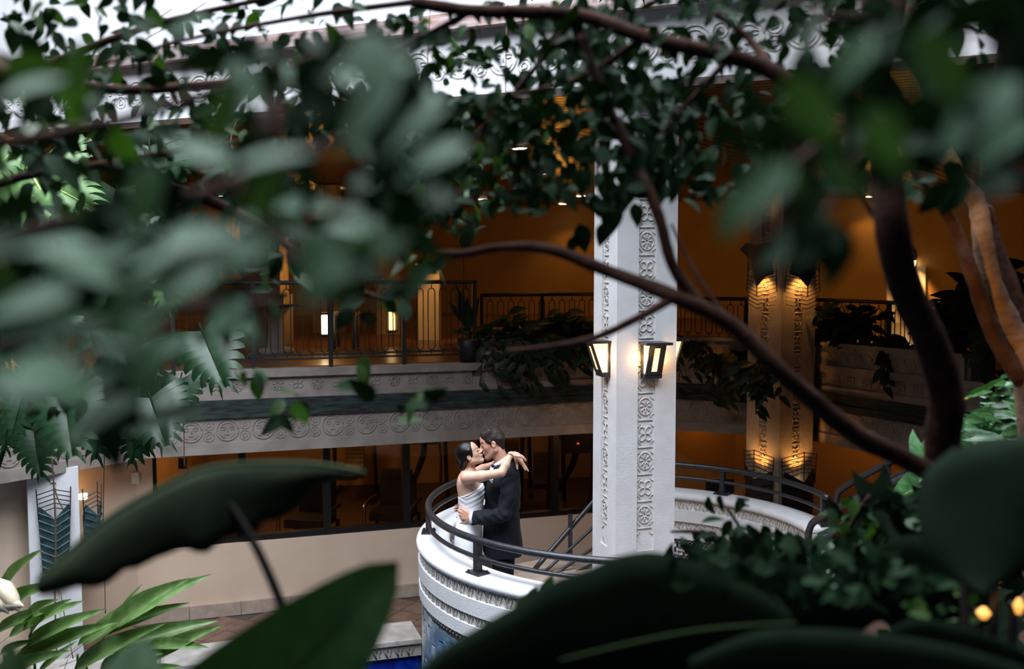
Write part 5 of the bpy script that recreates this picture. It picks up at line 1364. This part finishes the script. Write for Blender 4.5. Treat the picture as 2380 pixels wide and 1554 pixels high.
for (x, y) in ((850, 900), (655, 960), (690, 930), (1000, 900), (590, 880), (945, 940)): scatter(pl, ['fig', 'figlight'], x, y, 30, 40, 4, 2.4, 3.2, .08, zones=None)
pl.done()

# --- twin trunk on the right, lit amber
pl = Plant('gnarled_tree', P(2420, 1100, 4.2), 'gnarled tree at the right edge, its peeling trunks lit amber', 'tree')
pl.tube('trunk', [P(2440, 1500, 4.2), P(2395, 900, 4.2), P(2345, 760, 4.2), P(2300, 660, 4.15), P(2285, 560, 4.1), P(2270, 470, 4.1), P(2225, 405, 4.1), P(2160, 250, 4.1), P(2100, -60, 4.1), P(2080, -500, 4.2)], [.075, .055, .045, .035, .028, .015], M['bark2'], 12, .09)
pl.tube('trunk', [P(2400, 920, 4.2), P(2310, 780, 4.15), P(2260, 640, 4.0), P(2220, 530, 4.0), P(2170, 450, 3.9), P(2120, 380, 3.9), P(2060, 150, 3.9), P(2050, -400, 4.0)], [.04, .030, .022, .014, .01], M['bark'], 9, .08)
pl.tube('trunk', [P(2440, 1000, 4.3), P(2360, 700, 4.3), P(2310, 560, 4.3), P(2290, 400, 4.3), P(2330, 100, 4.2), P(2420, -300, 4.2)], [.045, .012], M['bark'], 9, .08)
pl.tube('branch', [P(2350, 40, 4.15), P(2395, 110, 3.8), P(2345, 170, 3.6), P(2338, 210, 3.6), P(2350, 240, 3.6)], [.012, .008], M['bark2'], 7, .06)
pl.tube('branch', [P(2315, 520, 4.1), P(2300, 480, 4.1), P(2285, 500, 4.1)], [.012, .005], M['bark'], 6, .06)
pl.done()
q0 = P(2150, 1000, 3.2); spot('tree_uplight', (q0.x, q0.y - .1, q0.z), P(2300, 650, 4.1), 55, 50, .04, (1, .50, .12))

# --- big dark leaves at the bottom, just in front of the lens
pl = Plant('philodendron', P(2050, 1900, 1.9), 'huge very dark philodendron leaves filling the lower right foreground', 'plant')
def outline_leaf(pl, A, B, Y0, Y1, m, bulge=.06, n_=5, ns_=6, lob=0., th=.004, tilt=.03):
    k_ = len(A) - 1
    ta = bez([P(x, y, lerp(Y0, Y1, i / k_)) for i, (x, y) in enumerate(A)], n_); tb = bez([P(x, y, lerp(Y0, Y1, i / k_) + tilt) for i, (x, y) in enumerate(B)], n_)
    q = MB(); n = len(ta)
    for i in range(n):
        for k in range(ns_ + 1):
            s_ = k / ns_; p = ta[i].lerp(tb[i], s_); q.v.append(tuple(p + Vector((0, -bulge * .35 * math.sin(math.pi * s_), lob * math.sin(i * .9) * s_ * s_))))
    for i in range(n - 1):
        for k in range(ns_): q.f.append((i * (ns_ + 1) + k, i * (ns_ + 1) + k + 1, (i + 1) * (ns_ + 1) + k + 1, (i + 1) * (ns_ + 1) + k))
    o = q.build('leaf', m, pl.t, True); md = o.modifiers.new('solid', 'SOLIDIFY'); md.thickness = th; return o
ph = M['phil']
outline_leaf(pl, [(915, 1612), (1010, 1522), (1110, 1458), (1210, 1400), (1290, 1350), (1370, 1322), (1440, 1292), (1520, 1282), (1590, 1300), (1700, 1335), (1840, 1420)],
             [(918, 1625), (1020, 1640), (1120, 1650), (1220, 1660), (1300, 1670), (1380, 1670), (1450, 1670), (1530, 1670), (1600, 1660), (1700, 1640), (1845, 1560)], 1.75, 2.1, ph, .07)
pl.tube('midrib', [P(1300, 1535, 1.80), P(1480, 1492, 1.83), P(1650, 1462, 1.88), P(1850, 1448, 1.98)], [.003, .005], M['vein'], 5)
outline_leaf(pl, [(1600, 1530), (1750, 1470), (1900, 1462), (2080, 1478), (2250, 1510), (2440, 1570)], [(1600, 1620), (1750, 1660), (1900, 1680), (2080, 1700), (2250, 1700), (2440, 1700)], 1.8, 1.6, ph, .05)
outline_leaf(pl, [(2215, 1040), (2145, 1105), (2132, 1195), (2148, 1270), (2200, 1330), (2270, 1372)], [(2232, 1032), (2400, 1015), (2500, 1090), (2500, 1200), (2420, 1310), (2282, 1378)], 1.9, 1.75, ph, .07)
outline_leaf(pl, [(1560, 1365), (1640, 1300), (1740, 1290), (1850, 1310), (1960, 1350), (2060, 1420)], [(1560, 1400), (1640, 1480), (1740, 1500), (1850, 1500), (1960, 1490), (2070, 1440)], 2.5, 2.3, ph, .06, lob=.02)
outline_leaf(pl, [(1980, 1330), (2060, 1260), (2140, 1245), (2200, 1310), (2245, 1395)], [(1985, 1345), (2060, 1430), (2130, 1470), (2190, 1460), (2250, 1410)], 2.4, 2.3, ph, .05, lob=.02)
outline_leaf(pl, [(2010, 1505), (2110, 1440), (2210, 1448), (2330, 1488), (2420, 1530)], [(2020, 1530), (2120, 1560), (2230, 1590), (2330, 1600), (2420, 1610)], 2.0, 1.8, ph, .04)
leaf_px(pl, 'phil', (1180, 1480), (1262, 1372), 1.95, 1.95, (-.2, -1, -.3), .7)
for bx in ((1850, 1440, 2.0), (2215, 1040, 1.9), (2440, 1570, 1.7), (1960, 1400, 2.35), (2245, 1405, 2.35)): pl.tube('leaf_stalk', [P(bx[0], bx[1] + 60, bx[2] + .3), P(bx[0] + 40, 1900, bx[2] + .2), P(2050, 2300, 2.1)], [.008, .012], M['stem'], 6)
pl.done()
pl = Plant('heart_leaf_plant', P(760, 2300, 1.6), 'dark green heart shaped leaf pointing up at bottom centre left', 'plant')
leaf_px(pl, 'heart', (560, 1680), (925, 1318), 1.55, 1.6, (-.1, -1, -.1), 1.05, (500, 2300, 1.6), .008)
leaf_px(pl, 'heart', (250, 1740), (330, 1475), 1.5, 1.6, (-.1, -1, -.1), 1.5, (250, 2300, 1.5), .008)
leaf_px(pl, 'heart', (60, 1700), (-20, 1500), 1.5, 1.6, (-.1, -1, -.1), 1.3, (60, 2300, 1.5), .008)
pl.done()
pl = Plant('canna_plant', P(700, 2300, 1.9), 'long arching canna leaf on a dark stem, lower left foreground', 'plant')
pl.tube('stem', [P(800, 2300, 1.95), P(740, 1650, 1.95), P(660, 1420, 1.95), P(600, 1280, 1.95), P(540, 1180, 1.95), P(515, 1150, 1.95)], [.013, .007], M['stem'], 8)
top = [(850, 1092), (740, 1073), (600, 1070), (480, 1082), (380, 1122), (260, 1190), (160, 1272), (88, 1338)]
bot = [(852, 1100), (745, 1128), (650, 1190), (560, 1232), (470, 1262), (350, 1285), (240, 1345), (100, 1385)]
tp = bez([P(x, y, 2.10 - .05 * i) for i, (x, y) in enumerate(top)], 5); bp_ = bez([P(x, y, 2.11 - .05 * i) for i, (x, y) in enumerate(bot)], 5)
for nm, thick_ in (('leaf', .004),):
    q = MB(); n_ = len(tp); ns_ = 6
    for i in range(n_):
        lobe = 1 + .16 * abs(math.sin(i * .55 + .4 * math.sin(i * .9))) * (1 if 6 < i < n_ - 4 else 0)
        for k in range(ns_ + 1):
            s_ = k / ns_; p = tp[i].lerp(bp_[i], s_ * (1 if s_ < .7 else lerp(1, lobe, (s_ - .7) / .3))); p = p + Vector((0, -.02 * math.sin(math.pi * s_), .0)); q.v.append(tuple(p))
    for i in range(n_ - 1):
        for k in range(ns_): q.f.append((i * (ns_ + 1) + k, i * (ns_ + 1) + k + 1, (i + 1) * (ns_ + 1) + k + 1, (i + 1) * (ns_ + 1) + k))
    o = q.build('leaf', M['banana'], pl.t, True); md = o.modifiers.new('solid', 'SOLIDIFY'); md.thickness = thick_
pl.tube('midrib', [P(x, y + 8, 2.07 - .05 * i) for i, (x, y) in enumerate(top)], [.004, .005, .003], M['vein'], 5)
pl.done()

# --- ginger with bright leaves bottom left
pl = Plant('ginger_plant', P(230, 1800, 6.2), 'bright green ginger clump with long pointed leaves, bottom left', 'plant')
for b, t in (((190, 1500), (440, 1318)), ((185, 1530), (475, 1420)), ((250, 1470), (370, 1335)), ((340, 1540), (468, 1448)), ((215, 1480), (410, 1388)), ((20, 1480), (155, 1385)), ((30, 1540), (215, 1435)), ((60, 1500), (195, 1408)), ((-20, 1440), (70, 1335)), ((0, 1400), (25, 1272)),
             ((90, 1560), (165, 1490)), ((0, 1520), (55, 1480)), ((170, 1560), (330, 1440)), ((270, 1450), (310, 1358)), ((-10, 1470), (90, 1400)), ((180, 1500), (250, 1440)), ((330, 1570), (390, 1535)), ((70, 1480), (105, 1385)), ((340, 1500), (450, 1485)), ((230, 1560), (320, 1500)), ((-30, 1580), (110, 1500)), ((60, 1450), (80, 1380))):
    leaf_px(pl, 'ginger', b, t, 6.2, 6.0 + rnd.uniform(-.3, .2), (rnd.uniform(-.3, .3), -.8, .7), .66)
for x in (10, 80, 180, 200, 330): pl.tube('stem', [P(x + 20, 2000, 6.3), P(x + 5, 1650, 6.3), P(x, 1520, 6.2)], [.014, .008], M['ginger'], 6)
pl.done()
pl = Plant('cream_flower', P(10, 1420, 6.0), 'cream and pink flower bract at the lower left edge', 'flower')
for a, b_, c in (((-5, 1345), (45, 1420), 24), ((-30, 1390), (55, 1408), 22), ((-20, 1360), (20, 1425), 20)):
    p0 = P(*a, 5.9); p1 = P(*b_, 5.8); MB().tube([p0, p0.lerp(p1, .3), p0.lerp(p1, .7), p1], [.01, .06, .045, .004], 8).build('petal', M['cream'], pl.t, True)

# --- monstera on the left
pl = Plant('monstera_vine', P(150, 1300, 8.6), 'monstera climbing the left side, slotted leaves pale above and dark below', 'plant')
mn = lambda *a: leaf_px(pl, *a)
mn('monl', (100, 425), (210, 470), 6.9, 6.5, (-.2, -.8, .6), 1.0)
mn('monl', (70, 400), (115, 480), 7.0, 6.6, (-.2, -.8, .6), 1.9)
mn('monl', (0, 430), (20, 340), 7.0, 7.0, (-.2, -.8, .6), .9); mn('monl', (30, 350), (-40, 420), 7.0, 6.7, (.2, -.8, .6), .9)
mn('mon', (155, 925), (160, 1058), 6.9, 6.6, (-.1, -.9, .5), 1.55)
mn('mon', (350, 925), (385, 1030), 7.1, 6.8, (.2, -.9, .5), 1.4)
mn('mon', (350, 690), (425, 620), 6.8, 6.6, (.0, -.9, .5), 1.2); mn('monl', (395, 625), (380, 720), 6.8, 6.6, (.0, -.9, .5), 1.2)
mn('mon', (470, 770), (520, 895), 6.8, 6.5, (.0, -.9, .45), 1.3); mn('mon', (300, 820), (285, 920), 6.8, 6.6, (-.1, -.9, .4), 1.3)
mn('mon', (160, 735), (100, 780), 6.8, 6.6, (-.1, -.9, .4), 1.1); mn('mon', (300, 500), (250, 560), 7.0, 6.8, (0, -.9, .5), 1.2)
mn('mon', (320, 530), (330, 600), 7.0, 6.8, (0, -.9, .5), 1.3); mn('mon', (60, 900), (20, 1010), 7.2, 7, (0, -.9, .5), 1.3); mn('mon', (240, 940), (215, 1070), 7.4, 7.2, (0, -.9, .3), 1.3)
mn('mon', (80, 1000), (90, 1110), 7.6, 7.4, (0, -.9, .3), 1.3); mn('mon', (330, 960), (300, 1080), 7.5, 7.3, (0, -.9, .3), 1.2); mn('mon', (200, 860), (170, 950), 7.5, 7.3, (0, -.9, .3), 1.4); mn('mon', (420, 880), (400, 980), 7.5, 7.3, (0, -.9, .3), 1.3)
for _ in range(46):
    px = rnd.uniform(-60, 400); py = rnd.uniform(340, 1010)
    if px > 330 and 560 < py < 840: continue
    p = P(px, py, rnd.uniform(7.3, 8.4)); pl.leaf('mon', leafm(p, Vector((rnd.uniform(-.5, .5), -.35, -1)), Vector((rnd.uniform(-.3, .3), -.9, .4)), rnd.uniform(.34, .5), 1.3))
for pts in ([P(-60, 1250, 8.2), P(40, 950, 7.8), P(120, 700, 7.4), P(100, 430, 7.0)], [P(40, 950, 7.8), P(200, 880, 7.4), P(340, 800, 7.2), P(470, 770, 6.9)], [P(120, 700, 7.4), P(260, 600, 7.2), P(350, 520, 7.0)], [P(340, 800, 7.2), P(350, 930, 7.2)]):
    pl.tube('stem', pts, [.022, .010], M['heart'], 6)
pl.done()

# --- bright arrowhead foliage at the right edge
pl = Plant('arrowhead_plant', P(2320, 1250, 5.4), 'bright glossy arrowhead leaves massed at the right edge', 'plant')
for _ in range(280):
    t_ = rnd.random(); px = rnd.uniform(2215, 2440); top = 1000 - (px - 2215) * .78; py = rnd.uniform(top - 10, top + 210)
    if py < 850 and px < 2330: continue
    Y = rnd.uniform(4.9, 5.8); p = P(px, py, Y); a = rnd.uniform(-.9, .9) + (math.pi if rnd.random() < .45 else 0)
    yd = Vector((math.cos(a), -.35, math.sin(a) * .5 - .25)); nn = Vector((rnd.uniform(-.7, .7), -.65, rnd.uniform(.1, .9))); L_ = rnd.uniform(.08, .14)
    pl.leaf('arrow', leafm(p, yd, nn, L_))
for (x, y, tx, ty) in ((2150, 1040, 2140, 1110), (2140, 1130, 2085, 1150), (2140, 1160, 2110, 1185), (2175, 1050, 2160, 1090), (2230, 935, 2300, 900), (2290, 905, 2350, 860)): leaf_px(pl, 'arrow', (x, y), (tx, ty), 5.2, 5.0, (0, -.6, .8), 1.2)
for x in (2260, 2320, 2380): pl.tube('stem', [P(x, 1700, 5.5), P(x + 10, 1300, 5.5), P(x - 10, 1000, 5.4)], [.012, .006], M['heart'], 6)
pl.done()
# --- small dark bush in front of the parapet's back half
pl = Plant('dark_shrub', P(1850, 1700, 3.6), 'dark fine leaved shrub hiding the right half of the parapet', 'shrub')
for pts in ([P(1900, 2100, 3.6), P(1880, 1500, 3.6), P(1760, 1290, 3.5), P(1690, 1180, 3.4)], [P(1880, 1500, 3.6), P(1950, 1280, 3.5), P(2020, 1150, 3.4)], [P(1760, 1290, 3.5), P(1640, 1240, 3.5), P(1560, 1235, 3.4)]): pl.tube('stem', pts, [.014, .005], M['bark'], 6)
scatter(pl, ['fig', 'phil'], 1840, 1350, 300, 90, 190, 3.0, 4.2, .10, zones=None)
scatter(pl, ['fig'], 1720, 1270, 140, 40, 120, 3.0, 4.0, .062, zones=None)
scatter(pl, ['fig', 'fig', 'figlight'], 2030, 1230, 130, 70, 90, 3.0, 4.0, .075, zones=None)
scatter(pl, ['fig'], 1690, 1190, 50, 50, 8, 3.0, 3.6, .075, zones=None)
scatter(pl, ['fig', 'phil'], 2150, 1330, 230, 200, 110, 2.9, 4.2, .15, zones=None)
scatter(pl, ['fig'], 1850, 1330, 330, 80, 110, 1.9, 2.6, .055, zones=None)
scatter(pl, ['fig', 'fig', 'figlight'], 2180, 1400, 140, 60, 40, 2.0, 2.5, .05, zones=[(2262, 1395, 2400, 1450), (2300, 1325, 2400, 1450)])
scatter(pl, ['figsheen'], 1890, 1370, 60, 30, 7, 2.2, 2.6, .025, zones=None)  # tiny pale leaves added as highlights, brightness put into their colour
pl.done()
pl = Plant('bright_sprig', P(1275, 1800, 3.0), 'thin leafy sprig poking up by the dark leaf edge at bottom centre', 'plant')
for b, t in (((1255, 1400), (1285, 1335)), ((1225, 1395), (1250, 1360)), ((1200, 1425), (1240, 1372))): leaf_px(pl, 'figlight', b, t, 2.9, 2.9, None, .9)
pl.tube('stem', [P(1280, 1800, 3.0), P(1270, 1500, 3.0), P(1258, 1395, 2.9)], [.006, .003], M['stem'], 5)
pl.done()
# amber glows added for the orange glimpses low on the right
for k, (x, y, w_, h_, lab) in enumerate(((2325, 1346, 18, 24, 'upper amber glow added between leaves low right'), (2286, 1424, 34, 26, 'lower left amber glow added between leaves'), (2368, 1408, 26, 36, 'amber glow added at the lower right edge'))):
    p = P(x, y, 2.6); s_ = 2.6 / FPX
    t = thing('amber_glow', p, lab, 'lamp'); MB().tube([p - Vector((0, 0, h_ * s_ * .5)), p, p + Vector((0, 0, h_ * s_ * .5))], [w_ * s_ * .25, w_ * s_ * .5, w_ * s_ * .2], 7).build('glass', M['amber'], t); MB().tube([p + Vector((0, .03, -2.0)), p + Vector((0, .03, 0))], .012, 5).build('stake', M['stem'], t)

# --- planter plants, dark against the amber walls
def planter_plant(px, py, Y, n, L, lab, trail=0., hgt=.25, wd=.35):
    b0 = P(px, py, Y); pl = Plant('leafy_plant', b0, lab, 'plant', 'plants in the gallery planters')
    L *= .72; nv = max(7, n // 4); per = 8; q = MB()
    for i in range(nv):
        x0 = rnd.uniform(-.5, .5) * wd; down_ = rnd.random() < trail
        a = b0 + Vector((x0, 0, -.03))
        if down_: pts = [a, a + Vector((x0 * .3, -.16, .06)), a + Vector((x0 * .5 + rnd.uniform(-.05, .05), -.24, -.12)), a + Vector((x0 * .6 + rnd.uniform(-.1, .1), -.26, -rnd.uniform(.25, .62)))]
        else: pts = [a, a + Vector((x0 * .6, rnd.uniform(-.1, .05), hgt * .4)), a + Vector((x0 * 1.3 + rnd.uniform(-.1, .1), rnd.uniform(-.2, .05), hgt * rnd.uniform(.55, 1.1)))]
        pp = bez(pts, 6); q.tube(pp, .006, 4)
        for k in range(per):
            p = pp[int((k + .6) / per * (len(pp) - 1))]; sd = 1 if k % 2 else -1
            yd = Vector((sd * rnd.uniform(.4, 1), -rnd.uniform(.1, .5), -rnd.uniform(.2, 1.0) if down_ else rnd.uniform(-.6, .6)))
            pl.leaf('lily', leafm(p, yd, Vector((rnd.uniform(-.4, .4), -.7, .6)), L * rnd.uniform(.65, 1.2), 1.35))
    q.build('stems', M['stem'], pl.t, True)
    pl.done()
planter_plant(1170, 790, 13.1, 80, .27, 'dark leafy plant trailing from the planter, farthest left of the white column', .45, .22, .42)
planter_plant(1255, 780, 13.2, 110, .30, 'dense dark plant in the middle of the left planter, leaves hanging low', .5, .34, .5)
planter_plant(1345, 780, 13.3, 84, .27, 'dark plant touching the left edge of the white column', .5, .24, .4)
planter_plant(1610, 800, 13.5, 30, .22, 'yellowish lit plant just right of the white column', .5, .15, .3)
planter_plant(1690, 830, 13.2, 90, .26, 'trailing plant left of the winged column', .75, .12, .35)
planter_plant(1760, 850, 12.15, 50, .26, 'plant hanging across the winged column below the gallery', .8, .05, .25)
planter_plant(1900, 780, 12.7, 34, .24, 'upright plant just right of the winged column', .15, .28, .35)
planter_plant(1985, 780, 12.4, 70, .28, 'tall leafy plant in front of the looped balusters', .2, .42, .42)
planter_plant(2090, 810, 12.0, 90, .26, 'plant spilling down the fascia left of the lit pilaster', .65, .2, .4)
planter_plant(2230, 780, 11.4, 80, .32, 'big leaved plant between the trunks at the right', .3, .4, .45)
planter_plant(2320, 740, 10.8, 70, .44, 'broad leaved dark plant at the far right gallery end', .3, .55, .5)
pl = Plant('spear_plant', P(1095, 780, 12.9), 'slender spathe plant in a pot at the railing end post', 'plant')
for b, t in (((1090, 770), (1060, 660)), ((1092, 770), (1085, 690)), ((1088, 770), (1110, 690)), ((1090, 760), (1045, 700))): leaf_px(pl, 'lily', b, t, 12.95, 12.9, None, .6)
pl.tube('stem', [P(1090, 780, 13), P(1078, 680, 13), P(1078, 570, 13)], [.012, .006], M['stem'], 5); leaf_px(pl, 'lily', (1076, 580), (1086, 528), 13, 13, None, 1.2)
p = P(1090, 800, 13.0); MB().tube([(p.x, p.y, UF), (p.x, p.y, UF + .3), (p.x, p.y, UF + .32)], [.12, .17, .14], 12).build('pot', M['blackiron'], pl.t, True)
pl.done()
